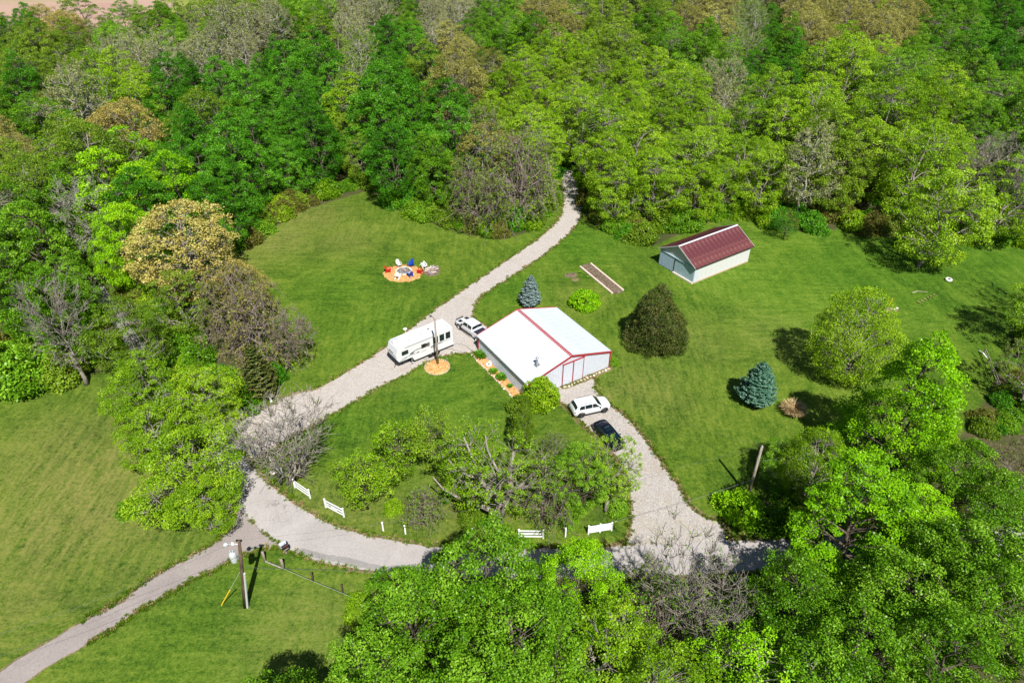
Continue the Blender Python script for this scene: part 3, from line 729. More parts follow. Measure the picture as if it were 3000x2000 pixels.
for sd_ in (-1, 1):
    for (a, b, sk) in ((-1.80, -1.08, (.16, 0)), (-1.02, -.12, (0, 0)), (-.06, .98, (0, -.58))): SH.patch('side_window', GLASS, suv, a, b, 4.16, 4.88, sd_, .010, 8, 4, sk)
    SH.patch('headlight', CHR, suv, 2.10, 2.38, 3.45, 3.95, sd_, .01, 5, 3); SH.patch('taillight', REDL, suv, -2.38, -2.18, 3.4, 3.8, sd_, .01, 4, 3)
    MB().tube([(-1.55, sd_ * .68, 1.76), (-1.5, sd_ * .68, 1.82), (.05, sd_ * .69, 1.825), (.12, sd_ * .69, 1.76)], .028, 6).build('roof_rail', BLACK, suv)
    MB().box((.86, sd_ * 1.05, 1.12), (.14, .20, .15)).build('mirror', BLACK, suv, bevel=.03)
    MB().box((0, sd_ * .955, .36), (2.1, .05, .16)).build('sill_cladding', BLACK, suv)
    for x in (-1.48, 1.48): arch(suv, x, sd_ * .955, .385, BLACK); well(suv, x, sd_ * .958, .385); wheel(suv, x, sd_ * .88, .385, .25, RIMD, 5)
MB().box((-2.40, 0, .48), (.12, 1.6, .26)).build('bumper', BLACK, suv, bevel=.04); MB().box((2.38, 0, .50), (.14, 1.4, .24)).build('bumper', BLACK, suv, bevel=.04)
MB().box((-1.45, .15, 1.80), (.16, .05, .05)).build('antenna_fin', BLACK, suv)

# --- black sedan, nose towards the camera side
ra = G(1748.5, 1262.5); rb = G(1828, 1300)
c_rear, c_front = G(1752, 1238, .5), G(1815, 1312, .4)
dv = Vector((c_front.x - c_rear.x, c_front.y - c_rear.y, 0)); yaw = math.atan2(dv.y, dv.x)
cs = G(1784, 1271, .75)
sed = thing('parked_sedan', (cs.x, cs.y, .02), 'black sedan with sunroof parked under a branch beside the white SUV', 'car', yaw)
SD = Shell(-2.34, 2.34,
    top=[(-2.34, .80), (-2.30, .95), (-2.12, 1.06), (-1.75, 1.10), (-1.0, 1.36), (-.55, 1.425), (-.1, 1.43), (.35, 1.36), (1.12, 1.0), (1.3, .965), (1.9, .86), (2.2, .76), (2.34, .62)],
    belt=[(-2.34, .75), (-2.0, .96), (-1.0, .96), (1.0, .90), (2.0, .76), (2.34, .58)],
    wid=[(-2.34, .70), (-2.2, .82), (-1.8, .90), (1.5, .91), (2.0, .84), (2.25, .70), (2.34, .52)], tumble=.55,
    zb=[(-2.34, .36), (-2.1, .26), (2.1, .22), (2.34, .30)])
SD.body('body', CARK, sed)
SD.patch('windshield', GLASSB, sed, .42, 1.10, 5.2, 7, 0, .010, 8, 5); SD.patch('rear_window', GLASSB, sed, -1.72, -.98, 5.2, 7, 0, .010, 8, 5)
SD.patch('sunroof', GLASSB, sed, -.55, .10, 6.2, 7, 0, .012, 4, 4)
for sd_ in (-1, 1):
    for (a, b, sk) in ((-1.45, -.42, (.45, 0)), (-.36, .95, (0, -.62))): SD.patch('side_window', GLASS, sed, a, b, 4.2, 4.9, sd_, .008, 8, 4, sk)
    SD.patch('headlight', CHR, sed, 2.0, 2.28, 3.4, 3.95, sd_, .01, 4, 3); SD.patch('taillight', REDL, sed, -2.28, -2.02, 3.4, 3.95, sd_, .01, 4, 3)
    MB().box((.78, sd_ * .98, .98), (.13, .18, .12)).build('mirror', CARK, sed, bevel=.03)
    for x in (-1.38, 1.40): well(sed, x, sd_ * .895, .335); wheel(sed, x, sd_ * .82, .335, .22, RIMM, 7)

# --- white crew cab pickup, nose up the drive
rw, fw_, yaw = place_by_wheels((1398.5, 1000.5), (1347.5, 964))
wbv = fw_ - rw; wb = wbv.length
nrm = Vector((-math.sin(yaw), math.cos(yaw), 0)); mid_ = (rw + fw_) / 2; sp = mid_ - nrm * .82
trk = thing('pickup_truck', (sp.x, sp.y, .02), 'white crew cab pickup with black bed parked behind the barn corner', 'truck', yaw)
wbh = min(max(wb / 2, 1.75), 2.05)
PK = Shell(-.95, 2.95,
    top=[(-.95, 1.0), (-.90, 1.35), (-.80, 1.84), (-.6, 1.90), (.3, 1.92), (.85, 1.88), (1.05, 1.80), (1.62, 1.26), (1.75, 1.22), (2.4, 1.16), (2.8, 1.06), (2.92, .95), (2.95, .75)],
    belt=[(-.95, .95), (-.8, 1.22), (1.4, 1.16), (2.4, 1.08), (2.9, .9), (2.95, .7)],
    wid=[(-.95, .94), (1.8, .98), (2.5, .96), (2.8, .90), (2.95, .80)], tumble=.26, zb=[(-.95, .42), (2.6, .40), (2.95, .48)])
PK.body('body', CARW, trk)
PK.patch('windshield', GLASS, trk, 1.12, 1.58, 5.2, 7, 0, .012, 8, 5); PK.patch('rear_window', GLASS, trk, -.895, -.815, 5.1, 7, 0, .03, 4, 5)
for sd_ in (-1, 1):
    for (a, b, sk) in ((-.70, .10, (.06, 0)), (.2, 1.30, (0, -.42))): PK.patch('side_window', GLASS, trk, a, b, 4.14, 4.86, sd_, .012, 6, 4, sk)
    PK.patch('headlight', CHR, trk, 2.6, 2.9, 3.3, 3.95, sd_, .012, 4, 3)
    PK.patch('hood_insert', BLACK, trk, 1.85, 2.45, 5.9, 6.65, sd_, .02, 5, 3)
    MB().box((1.2, sd_ * 1.12, 1.28), (.16, .26, .26)).build('mirror', BLACK, trk, bevel=.04)
    MB().tube([(-.8, sd_ * 1.02, .42), (1.35, sd_ * 1.02, .42)], .05, 8).build('side_step', BLACK, trk)
    for x in (-wbh, wbh): arch(trk, x, sd_ * .965, .40, BLACK); well(trk, x, sd_ * .968, .40); wheel(trk, x, sd_ * .88, .40, .27, RIMM, 6)
bedw = MB()
bedw.box((-2.0, .93, .83), (2.0, .10, .80)); bedw.box((-2.0, -.93, .83), (2.0, .10, .80)); bedw.box((-2.98, 0, .83), (.10, 1.95, .80)); bedw.box((-1.0, 0, .83), (.06, 1.75, .78))
bedw.build('cargo_bed', CARW, trk, bevel=.02)
MB().box((-1.99, 0, 1.12), (1.86, 1.74, .06)).build('bed_cover', plain('bed_liner', (.016, .02, .035), .7, .3, 0, .2, 4), trk)
MB().box((-3.08, 0, .55), (.16, 1.8, .2)).build('bumper', GALV, trk, bevel=.03)
MB().tube([(2.75, .86, .62), (3.08, .72, .62), (3.1, 0, .62), (3.08, -.72, .62), (2.75, -.86, .62)], .10, 8).build('bumper', BLACK, trk)
gr_ = MB(); gr_.box((3.0, 0, .84), (.06, 1.15, .34)); gr_.build('grille', BLACK, trk)
gg = MB()
for y_ in (-.55, 0, .55): gg.tube([(3.14, y_, .5), (3.16, y_, 1.0), (3.02, y_, 1.12)], .03, 6)
gg.tube([(3.12, -.6, 1.02), (3.12, .6, 1.02)], .03, 6); gg.build('brush_guard', BLACK, trk)

# --- fifth wheel camper
zt = 3.55
pA, pB = G(1164.6, 1021, zt), G(1326, 956.5, zt)
dv = pB - pA; yaw = math.atan2(-dv.y, -dv.x)                # local +x points at the nose
LRV = dv.length; nrm = Vector((-math.sin(yaw), math.cos(yaw), 0))   # local +y : away from the viewer is -y or +y
far = G(1299, 934, zt); wy = (far - pB).dot(nrm); sgn_ = 1 if wy > 0 else -1
HWD = 1.22
cen = (pA + pB) / 2 + nrm * sgn_ * HWD
rv = thing('camper_trailer', (cen.x, cen.y, .02), 'white fifth wheel camper with grey swooshes and roof vents standing on the gravel drive', 'camper', yaw)
near = -sgn_                                                 # sign of local y on the side in view
hx = LRV / 2
prof_u = [(-hx, .62), (-hx, 3.42), (-hx + .15, 3.55), (hx - 2.6, 3.55), (hx - .25, 3.50), (hx, 3.30), (hx + .32, 2.35), (hx + .28, 1.75), (hx - .05, 1.28), (hx - 1.95, 1.28), (hx - 2.25, .62)]
mb = MB(); mb.prism([(x, 0, z) for x, z in prof_u], (0, -HWD, 0), (0, HWD, 0))
mb.build('body', RVW, rv, bevel=.05)
MB().box((-.75, 0, 3.562), (LRV - 1.8, 2.22, .02)).build('roof_membrane', RVROOF, rv)
MB().box((hx - 1.0, 0, 3.545), (1.9, 2.1, .02), M=Matrix.Rotation(math.radians(1.2), 3, 'Y')).build('roof_membrane', RVROOF, rv)
def side_box(name, m, x0, x1, z0, z1, parent=rv, o=.012, t=.03):
    return MB().box(((x0 + x1) / 2, near * (HWD + o), (z0 + z1) / 2), (x1 - x0, t, z1 - z0)).build(name, m, parent)
wins = [(-hx + .45, -hx + 1.15, 2.0, 3.0), (-hx + 1.4, -hx + 2.1, 2.0, 3.0), (-hx + 2.35, -hx + 3.05, 2.0, 3.0), (-hx + 3.6, -hx + 4.9, 2.05, 2.65), (hx - 1.45, hx - .5, 2.15, 2.75)]
for a, b, c, d in wins:
    w0 = side_box('window', BLACK, a, b, c, d)
    side_box('pane', GLASS, a + .05, b - .05, c + .05, d - .05, w0, .025, .03)
dr = side_box('door', RVW, hx - 4.75, hx - 4.05, .72, 2.75, rv, .014, .03)
side_box('door_window', DECALL, hx - 4.6, hx - 4.2, 1.95, 2.5, dr, .03, .02)
for (a, b, c, d) in ((hx - 3.6, hx - 2.9, .75, 1.15), (-hx + 3.4, -hx + 4.1, .75, 1.15), (hx - 1.9, hx - 1.2, 1.4, 1.75)): side_box('hatch', WHITEP, a, b, c, d, rv, .012, .02)
def swoosh(pts, w, m):
    mb = MB(); n = len(pts); vs = []; fs = []; y = near * (HWD + .018)
    for i, (x, z) in enumerate(pts):
        ww = w * math.sin(math.pi * (i + .4) / n) + .012
        vs += [(x, y, z - ww / 2), (x, y, z + ww / 2), (x, y + near * .006, z + ww / 2), (x, y + near * .006, z - ww / 2)]
    for i in range(n - 1):
        for k in range(4): fs.append((i * 4 + k, i * 4 + (k + 1) % 4, i * 4 + 4 + (k + 1) % 4, i * 4 + 4 + k))
    mb.add(vs, fs); mb.build('decal', m, rv)
cv = lambda x0, z0, x1, z1, bow: [(x0 + (x1 - x0) * t, z0 + (z1 - z0) * t + bow * math.sin(math.pi * t)) for t in np.linspace(0, 1, 14)]
swoosh(cv(hx - .1, 1.42, hx - 2.6, 1.72, .12), .10, DECAL); swoosh(cv(hx - 1.7, 1.95, hx - 3.9, 2.05, .22), .09, DECAL)
swoosh(cv(hx - 1.6, 1.92, hx - 2.3, 1.98, .02), .22, DECAL); swoosh(cv(hx - 2.6, 1.70, hx - 3.1, 1.76, 0), .14, DECAL)
swoosh(cv(hx - 4.3, 1.62, hx - 6.6, 1.72, .12), .13, DECAL); swoosh(cv(hx - 5.0, 1.45, hx - 5.7, 1.5, 0), .18, DECALL); swoosh(cv(-hx + 4.2, 1.62, -hx + .3, 1.72, .16), .09, DECALL)
swoosh(cv(hx - 3.2, 1.50, hx - 5.4, 1.55, .08), .12, DECALL)
side_box('awning_tube', LAMPM, -hx + 3.2, hx - 1.0, 3.28, 3.40, rv, .05, .12)
MB().box((hx + .345, 0, 2.62), (.02, 1.1, .10), M=Matrix.Rotation(-.33, 3, 'Y')).build('decal', DECALL, rv)
MB().box((0 - .4, 0, 3.72), (1.05, .75, .30)).build('air_conditioner', WHITEP, rv, bevel=.08)
for (x, y, s_, m) in ((-hx + 1.1, .1, .55, CREAM), (hx - 2.5, -.15 * near, .45, CREAM), (hx - 2.9, .45 * near, .40, WHITEP), (hx - 1.7, -.2, .45, WHITEP), (-hx + 2.9, .3, .42, WHITEP)):
    MB().box((x, y, 3.60), (s_, s_, .10)).build('roof_vent', m, rv, bevel=.02)
an = MB().tube([(hx - 2.3, -.75 * near, 3.56), (hx - 2.3, -.75 * near, 4.5)], .03, 6); an.build('antenna_mast', WHITEP, rv)
MB().lathe([(0, 0), (.26, .02), (.28, .08), (.12, .16), (0, .17)], 16, (hx - 2.3, -.75 * near, 4.48)).build('antenna_dish', WHITEP, rv, True)
wx = -hx + 3.05
for sd_ in (-1, 1):
    for x in (wx + .46, wx - .46): wheel(rv, x, sd_ * (HWD - .10), .37, .22, RIMM, 5)
    for x in (wx + .46, wx - .46): well(rv, x, sd_ * (HWD + .004), .37)
    MB().box((hx - 2.0, sd_ * .95, .64), (.10, .10, 1.28)).build('landing_leg', GALV, rv); MB().box((hx - 2.0, sd_ * .95, .03), (.25, .25, .04)).build('landing_foot', GALV, rv)
MB().box((-.6, 0, .52), (LRV - 2.6, 1.6, .22)).build('chassis', BLACK, rv); MB().box((-hx - .09, 0, .62), (.16, 2.3, .18)).build('bumper', LAMPM, rv)
MB().tube([(hx - .5, 0, 1.3), (hx - .35, 0, .95)], .12, 10).build('king_pin', LAMPM, rv)
tri = MB()
for k in range(3):
    a = k * 2.094 + .4; tri.tube([(hx - .35, 0, .95), (hx - .35 + math.cos(a) * .75, math.sin(a) * .75, 0)], .035, 6)
tp = tri.build('pin_tripod', BLACK, None)
tp.matrix_world = Matrix.Translation((cen.x, cen.y, .02)) @ Matrix.Rotation(yaw, 4, 'Z'); tag(tp, 'black tripod jack under the nose of the camper', 'jack')

# ------------------------------------------------------------------ trees
def leaf_mesh(name, P, N, A, size, tint, mat, wid=.62, bend=.18):
    """P centres, N normals, A directions in the leaf plane; one bent four-cornered leaf each"""
    n = len(P); N = N / (np.linalg.norm(N, axis=1)[:, None] + 1e-9)
    A = A - N * np.sum(A * N, 1)[:, None]; A /= np.linalg.norm(A, axis=1)[:, None] + 1e-9
    B = np.cross(N, A); s = np.asarray(size).reshape(-1, 1) * np.ones((n, 1))
    v0 = P - A * s * .5; v1 = P + B * s * wid * .5 + N * s * bend * .5 + A * s * .02; v2 = P + A * s * .5 - N * s * bend * .4; v3 = P - B * s * wid * .5 + N * s * bend * .5 + A * s * .02
    V = np.stack([v0, v1, v2, v3], 1).reshape(-1, 3); Q = np.arange(4 * n).reshape(-1, 4)
    me = bpy.data.meshes.new(name); np_mesh(me, V, Q)
    at = me.attributes.new('tint', 'FLOAT', 'POINT'); at.data.foreach_set('value', np.repeat(tint, 4).astype(np.float32))
    me.materials.append(mat); return me
PROF = {
 'egg':   lambda t: np.sin(np.pi * np.clip(t, 0, 1) ** .80) ** .62,
 'round': lambda t: np.sqrt(np.clip(1 - (2 * t - 1) ** 2, 0, 1)),
 'cone':  lambda t: np.clip((1 - t) ** .75 * np.clip(t * 6, 0, 1) ** .5 + .02, 0, 1),
 'vase':  lambda t: np.clip(t, 0, 1) ** .55 * np.clip((1.04 - t) * 4, 0, 1) ** .5,
 'poplar': lambda t: np.clip(np.sin(np.pi * np.clip(t, 0, 1) ** .62) ** .75, 0, 1),
 'yew':   lambda t: np.clip((1 - t) ** .55 * np.minimum(1, .78 + t * 1.6), 0, 1),
 'point': lambda t: np.clip((1 - t) ** .60 * np.minimum(1, .62 + t * 2.0), 0, 1),
 'bush':  lambda t: np.sqrt(np.clip(1 - t * t * .98, 0, 1)),
}
def rdir(r, n): 
    d = r.normal(size=(n, 3)); return d / np.linalg.norm(d, axis=1)[:, None]
def make_tree(seed, h=16, R=5.5, zb=.2, prof='egg', n=110, rc=1.15, fill=.55, nleaf=110, ls=.32, flat=.75, droop=0., up=.5, bark=BARK, limb_r=1.0,
              limbs=1., tr=.24, twigs=0, twig_len=1.2, lobes=.2, lean=0., sx=1.0, wid=.62, hang=0., jit=.15, kind='broad', vines=0, tint0=.5, trunk_n=1, twig_r=.018, extra=()):
    r = np.random.default_rng(seed); pf = PROF[prof]; z0 = h * zb; H = h - z0
    ph = r.uniform(0, 6.28, 4)
    # clump centres
    cs = []; tries = 0; md = rc * .82
    while len(cs) < n and tries < n * 60:
        tries += 1; t = r.uniform(.02, .985); w = float(pf(np.array(t)))
        if r.uniform() > w + .12: continue
        a = r.uniform(0, 6.28); lob = 1 + lobes * (math.sin(2 * a + ph[0] + 3 * t) * .5 + math.sin(3 * a + ph[1] - 5 * t) * .5 + .5 * math.sin(7 * t + ph[2] + a))
        rad = max(.05, (R * w * lob - rc * .45)) * math.sqrt(r.uniform(fill, 1))
        c = np.array([math.cos(a) * rad * sx, math.sin(a) * rad, z0 + t * H * (1 - .3 * rc / H)])
        if cs and min(np.sum((np.array(cs) - c) ** 2, 1)) < md * md and tries < n * 45: continue
        cs.append(c)
    cs = np.array(cs)
    leanv = np.array([math.cos(ph[3]) * lean, math.sin(ph[3]) * lean, 0])
    cs[:, :2] += (cs[:, 2:3] / h) * leanv[:2]
    # trunk, limbs
    mb = MB(); top = h * (.86 if prof not in ('vase', 'bush') else .5)
    wob = r.normal(0, .018 * h, (8, 2)); wob[0] = 0
    tz = np.linspace(0, top, 8); stems = []
    for sidx in range(trunk_n):
        off = r.normal(0, .5, 2) * (sidx > 0); sp_ = r.normal(0, R * .28, 2) * (trunk_n > 1)
        pts = [np.array([wob[i][0] + off[0] + sp_[0] * tz[i] / top, wob[i][1] + off[1] + sp_[1] * tz[i] / top, tz[i]]) + leanv * tz[i] / h for i in range(8)]
        rad = [tr * (h / 16) * (1.35 if i == 0 else 1.0) * (1 - .88 * (i / 7)) + .02 for i in range(8)]
        mb.tube(pts, rad, 7); stems.append((np.array(pts), np.array(rad)))
    def stem_at(k, z):
        P_, Rd = stems[k]; zz = np.clip(z, 0, P_[-1, 2]); return np.array([np.interp(zz, P_[:, 2], P_[:, i]) for i in range(3)]), float(np.interp(zz, P_[:, 2], Rd))
    for pts_, ra, rb_ in extra: mb.tube(pts_, list(np.linspace(ra, rb_, len(pts_))), 7)
    prim = []; order = r.permutation(len(cs)); npri = max(5, int(len(cs) * .13))
    if limbs > 0:
        for q, ci in enumerate(order[:int(len(cs) * min(1, limbs))]):
            c = cs[ci]
            if q < npri:
                k = int(r.integers(trunk_n)); hd = math.hypot(*(c[:2] - stem_at(k, c[2])[0][:2]))
                zs = max(h * .10, min(c[2] - hd * r.uniform(.5, .9), top * .97)); s0, sr = stem_at(k, zs)
                m1 = s0 + (c - s0) * .45 + np.array([0, 0, hd * .10]) + r.normal(0, .05 * hd + .02, 3)
                pts = [s0, s0 * .5 + m1 * .5 + r.normal(0, .03 * hd + .01, 3), m1, m1 * .5 + c * .5 + r.normal(0, .04 * hd + .01, 3), c]
                r0 = min(sr * .75, (.05 + .022 * hd * h / 16) * limb_r)
                mb.tube(pts, [r0, r0 * .8, r0 * .58, r0 * .38, .02], 5, False); prim.append((pts, r0))
            else:
                best = None
                for pts, r0 in prim:
                    for j in (1, 2, 3):
                        d = np.linalg.norm(pts[j] - c) + max(0, pts[j][2] - c[2]) * 1.5
                        if best is None or d < best[0]: best = (d, pts[j], r0 * (.62, .45, .32)[j - 1])
                d, s0, r0 = best; m1 = (s0 + c) / 2 + r.normal(0, .07 * d, 3) + np.array([0, 0, .05 * d])
                mb.tube([s0, m1, c], [max(.022, min(r0, .07)), max(.02, min(r0, .07) * .6), .014], 4, False)
    # twigs
    tips = []
    if twigs:
        tv, tf = [], []
        for c in cs:
            out = c - np.array([leanv[0] * c[2] / h, leanv[1] * c[2] / h, z0 + H * .25]); out /= np.linalg.norm(out) + 1e-6
            for _ in range(twigs):
                d = rdir(r, 1)[0] * .75 + out * .8 + np.array([0, 0, .35 - droop]); d /= np.linalg.norm(d)
                Lt = twig_len * r.uniform(.5, 1.25); k = c + d * Lt * .5 + r.normal(0, .1, 3) * Lt; e = c + d * Lt + r.normal(0, .14, 3) * Lt - np.array([0, 0, droop * Lt * .5])
                mb.tube([c + r.normal(0, .1, 3), k, e], [twig_r * 1.7, twig_r * 1.2, twig_r * .7], 3, False); tips.append((k, e))
                if r.uniform() < .7:
                    e2 = k + (d + rdir(r, 1)[0] * .9) * Lt * .45; mb.tube([k, e2], [twig_r, twig_r * .6], 3, False); tips.append((k, e2))
    for _ in range(vines):
        c = cs[r.integers(len(cs))]; L_ = r.uniform(.25, .8) * c[2]; a = r.uniform(0, 6.28)
        pts = [c + r.normal(0, .5, 3)]
        for k in range(5): pts.append(pts[-1] + np.array([math.cos(a) * .25, math.sin(a) * .25, -L_ / 5]) + r.normal(0, .35, 3))
        pts = [np.array([p[0], p[1], max(p[2], .05)]) for p in pts]
        mb.tube(pts, .028, 3, False)
    tm = mb.mesh('trunk', bark, True)
    # leaves
    Ps, Ns, As, Ts, Ss = [], [], [], [], []
    axis_c = np.c_[np.zeros(len(cs)) + leanv[0] * cs[:, 2] / h, leanv[1] * cs[:, 2] / h, np.full(len(cs), z0 + H * .35)]
    for i, c in enumerate(cs):
        if nleaf <= 0: break
        q_ = float(np.clip(r.lognormal(-.06, .30), .5, 1.75)); m_ = max(3, int(nleaf * q_ ** 1.8 * r.uniform(.75, 1.2))); out = c - axis_c[i]; out /= np.linalg.norm(out) + 1e-6
        rr = rc * q_
        if twigs and tips:
            # leaves sit along the twigs
            idx = r.integers(0, len(tips), m_); K = np.array([tips[j][0] for j in idx]); E = np.array([tips[j][1] for j in idx])
            f = r.uniform(.25, 1.05, (m_, 1)); p = K + (E - K) * f + r.normal(0, .11, (m_, 3)); d = rdir(r, m_)
            nn = d + np.array([0, 0, 1.0]) * up * 1.6 + out * .2
        else:
            d = rdir(r, m_) + out * .55 + np.array([0, 0, .38]); d /= np.linalg.norm(d, axis=1)[:, None]
            p = c + d * np.array([1, 1, flat]) * rr * (r.uniform(.25, 1.08, (m_, 1)) ** .6)
            nn = d * .6 + np.array([0, 0, 1.0]) * up * .8 + rdir(r, m_) * 1.0
        Ps.append(p); Ns.append(nn); As.append(rdir(r, m_) - np.array([0, 0, hang])); 
        Ts.append(np.clip(tint0 + r.normal(0, .13) + r.normal(0, jit, m_), 0, 1)); Ss.append(ls * r.uniform(.65, 1.3, m_))
    cm = None
    if Ps: cm = leaf_mesh('crown', np.concatenate(Ps), np.concatenate(Ns), np.concatenate(As), np.concatenate(Ss), np.concatenate(Ts), L['green'], wid)
    return tm, cm, h, R
def make_conifer(seed, h, R, mat, levels=16, per=13, needles=60, ls=.20, droopy=.25, bark=BARK, prof=lambda t: (1 - t) ** .85, wide=.34, upturn=.12):
    r = np.random.default_rng(seed); mb = MB(); mb.tube([(0, 0, 0), (0, 0, h * .5), (0, 0, h * .98)], [.11 * h / 6, .07 * h / 6, .012], 7)
    Ps, Ns, As, Ts, Ss = [], [], [], [], []
    for lv in range(levels):
        t = (lv + .3) / levels; z = h * (.06 + .93 * t); rad = R * max(.05, prof(t)); k_ = max(4, int(per * (.35 + .65 * prof(t))))
        a0 = r.uniform(0, 6.28)
        for k in range(k_):
            a = a0 + 6.28 * k / k_ + r.normal(0, .12); Lb = rad * r.uniform(.78, 1.14); d = np.array([math.cos(a), math.sin(a), 0]); s_ = np.array([-d[1], d[0], 0])
            zz = z + r.normal(0, .06)
            f = lambda q: np.array([0, 0, zz]) + d * (Lb * q) + np.array([0, 0, -droopy * Lb * q + upturn * Lb * q * q * 2])
            mb.tube([f(0), f(.5), f(.95)], [.028, .018, .006], 3, False)
            m_ = int(needles * (.3 + .7 * Lb / R)); q = r.uniform(.12, 1, m_) ** .7; side = r.uniform(-1, 1, m_) * wide * Lb * (1.08 - q) ** .6 * .9
            p = np.array([f(x) for x in q]) + s_ * side[:, None] + np.c_[np.zeros(m_), np.zeros(m_), -np.abs(side) * .25 + r.normal(0, .03, m_)]
            Ps.append(p); As.append(d * .8 + s_ * np.sign(side)[:, None] * .7 + r.normal(0, .2, (m_, 3)))
            Ns.append(np.array([0, 0, 1.]) + r.normal(0, .45, (m_, 3)) + d * .35); bt = r.normal(0, .10)
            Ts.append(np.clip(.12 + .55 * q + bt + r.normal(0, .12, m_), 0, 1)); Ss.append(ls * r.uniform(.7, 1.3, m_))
    return mb.mesh('trunk', bark, True), leaf_mesh('crown', *map(np.concatenate, (Ps, Ns, As)), np.concatenate(Ss), np.concatenate(Ts), mat, .42), h, R

PT = {}
for k in range(3): PT[f'dense{k}'] = make_tree(100 + k, 16, 5.2 + .3 * k, .08, 'egg', 175, .86, .45, 135, .24, .75, lobes=.22)
for k in range(2): PT[f'tall{k}'] = make_tree(110 + k, 18, 4.3, .06, 'poplar', 165, .82, .45, 130, .235, .8, lobes=.2)
for k in range(3): PT[f'airy{k}'] = make_tree(120 + k, 15, 5.6, .12, 'egg', 165, .88, .35, 95, .225, .55, bark=BARKG, twigs=0, lobes=.3, up=.9)
for k in range(2): PT[f'catkin{k}'] = make_tree(130 + k, 15, 5.4, .16, 'round', 420, .56, .3, 52, .20, .9, bark=BARKG, lobes=.16, jit=.2, up=.6)
for k in range(2): PT[f'sparse{k}'] = make_tree(140 + k, 16, 4.6, .22, 'egg', 130, 1.0, .2, 80, .20, .8, bark=BARKW, twigs=4, twig_len=1.1, lobes=.25, up=.6, tr=.26, twig_r=.022)
for k in range(2): PT[f'bare{k}'] = make_tree(150 + k, 15, 5.2, .22, 'vase', 85, 1.1, .25, 7, .20, .8, bark=BARKG, twigs=6, twig_len=1.3, lobes=.3, tr=.27, lean=1.0, twig_r=.022)
for k in range(2): PT[f'viny{k}'] = make_tree(160 + k, 12, 4.4, .06, 'egg', 105, 1.0, .2, 38, .22, .8, bark=VINE, twigs=4, twig_len=1.2, vines=85, lobes=.35, droop=.5, tint0=.45, twig_r=.02)
for k in range(3): PT[f'hero{k}'] = make_tree(170 + k, 17, 6.0, .10, 'egg', 215, .80, .42, 150, .205, .72, lobes=.26, jit=.17)
PT['poplar'] = make_tree(180, 18, 6.3, .03, 'point', 270, .80, .45, 150, .21, .8, lobes=.15, jit=.17)
for k in range(2): PT[f'locust{k}'] = make_tree(184 + k, 10, 5.2, .10, 'egg', 190, .78, .3, 120, .18, .5, up=.95, lobes=.3, bark=BARKG, jit=.17, tr=.3, limb_r=1.4)
PT['umbrella'] = make_tree(181, 16, 5.0, .10, 'egg', 180, .85, .45, 170, .20, .42, up=1.1, lobes=.3, hang=.3, jit=.13)
PT['fine'] = make_tree(182, 14, 6.6, .03, 'egg', 420, .80, .35, 95, .19, .9, lobes=.10, jit=.2, up=.6, bark=BARKG)
for k in range(2): PT[f'sapling{k}'] = make_tree(190 + k, 8, 3.0, .22, 'egg', 75, .72, .25, 75, .16, .55, bark=BARK, lobes=.35, up=.9, tr=.20)
for k in range(2): PT[f'gnarl{k}'] = make_tree(195 + k, 11, 5.6, .18, 'vase', 120, .95, .3, 85, .17, .5, bark=BARKG, twigs=3, twig_len=1.0, lobes=.4, tr=.5, up=.9, lean=1.5, limb_r=2.4)
PT['crooked'] = make_tree(197, 11, 5.4, .16, 'vase', 105, .85, .3, 60, .17, .5, bark=BARKG, twigs=2, twig_len=1.0, lobes=.4, tr=.42, up=.9, limb_r=1.5, extra=(
    (((0, 0, .8), (.5, .2, 2.6), (1.1, .5, 4.6), (1.0, .9, 6.4), (1.3, 1.2, 8.8)), .42, .10), (((.4, 0, 2.4), (-.9, .5, 3.6), (-1.9, .9, 5.4), (-2.6, 1.4, 7.6), (-3.4, 1.6, 10.2)), .30, .06),
    (((0, 0, 1.2), (-1.8, .1, 2.3), (-3.6, .3, 2.9), (-5.6, .9, 3.9), (-6.6, 1.4, 5.0)), .28, .06), (((-1.9, .9, 5.4), (-3.0, .7, 6.0), (-4.2, 1.2, 6.3), (-5.0, 1.6, 7.3)), .15, .04),
    (((1.0, .6, 5.0), (-.4, 1.2, 6.6), (-1.2, 1.8, 8.4), (-1.4, 2.2, 10.0)), .20, .05), (((.8, .3, 3.6), (2.2, .6, 5.0), (3.6, 1.0, 6.8), (4.4, 1.2, 8.4)), .22, .05)))
PT['stems'] = make_tree(198, 9, 4.4, .04, 'vase', 130, .8, .35, 6, .13, .8, bark=BARK, twigs=4, twig_len=1.3, lobes=.1, tr=.17, trunk_n=12, limb_r=.8)
for k in range(2): PT[f'bush{k}'] = make_tree(200 + k, 2.6, 2.2, .0, 'bush', 60, .62, .55, 85, .22, .85, limbs=.4, tr=.3, lobes=.22, wid=.7)
PT['shrub'] = make_tree(203, 2.6, 2.4, .0, 'bush', 90, .5, .6, 80, .20, .8, limbs=.4, tr=.3, lobes=.12, wid=.75)
PT['spruce'] = make_conifer(210, 5.6, 2.0, L['spruce'], 20, 16, 120, .20, .16, prof=lambda t: (1 - t) ** .68 * min(1, .7 + t * 2.5), wide=.44, upturn=.14)
PT['spruceg'] = make_conifer(211, 6.2, 2.6, L['spruceg'], 24, 20, 140, .21, .12, prof=lambda t: (1 - t) ** .62 * min(1, .62 + t * 3), wide=.40, upturn=.16)
PT['yew'] = make_tree(212, 9.6, 4.5, .0, 'yew', 520, .50, .5, 62, .30, 1.0, limbs=.25, lobes=.20, wid=.22, hang=-.9, up=.1, jit=.2, tint0=.5, tr=.3)
PT['yew'][1].materials[0] = L['yew']
PT['cedar'] = make_conifer(213, 8.0, 2.6, L['yew'], 20, 16, 80, .24, .10, prof=lambda t: (1 - t) ** .6 * min(1, .7 + t * 2), wide=.34, upturn=.2)

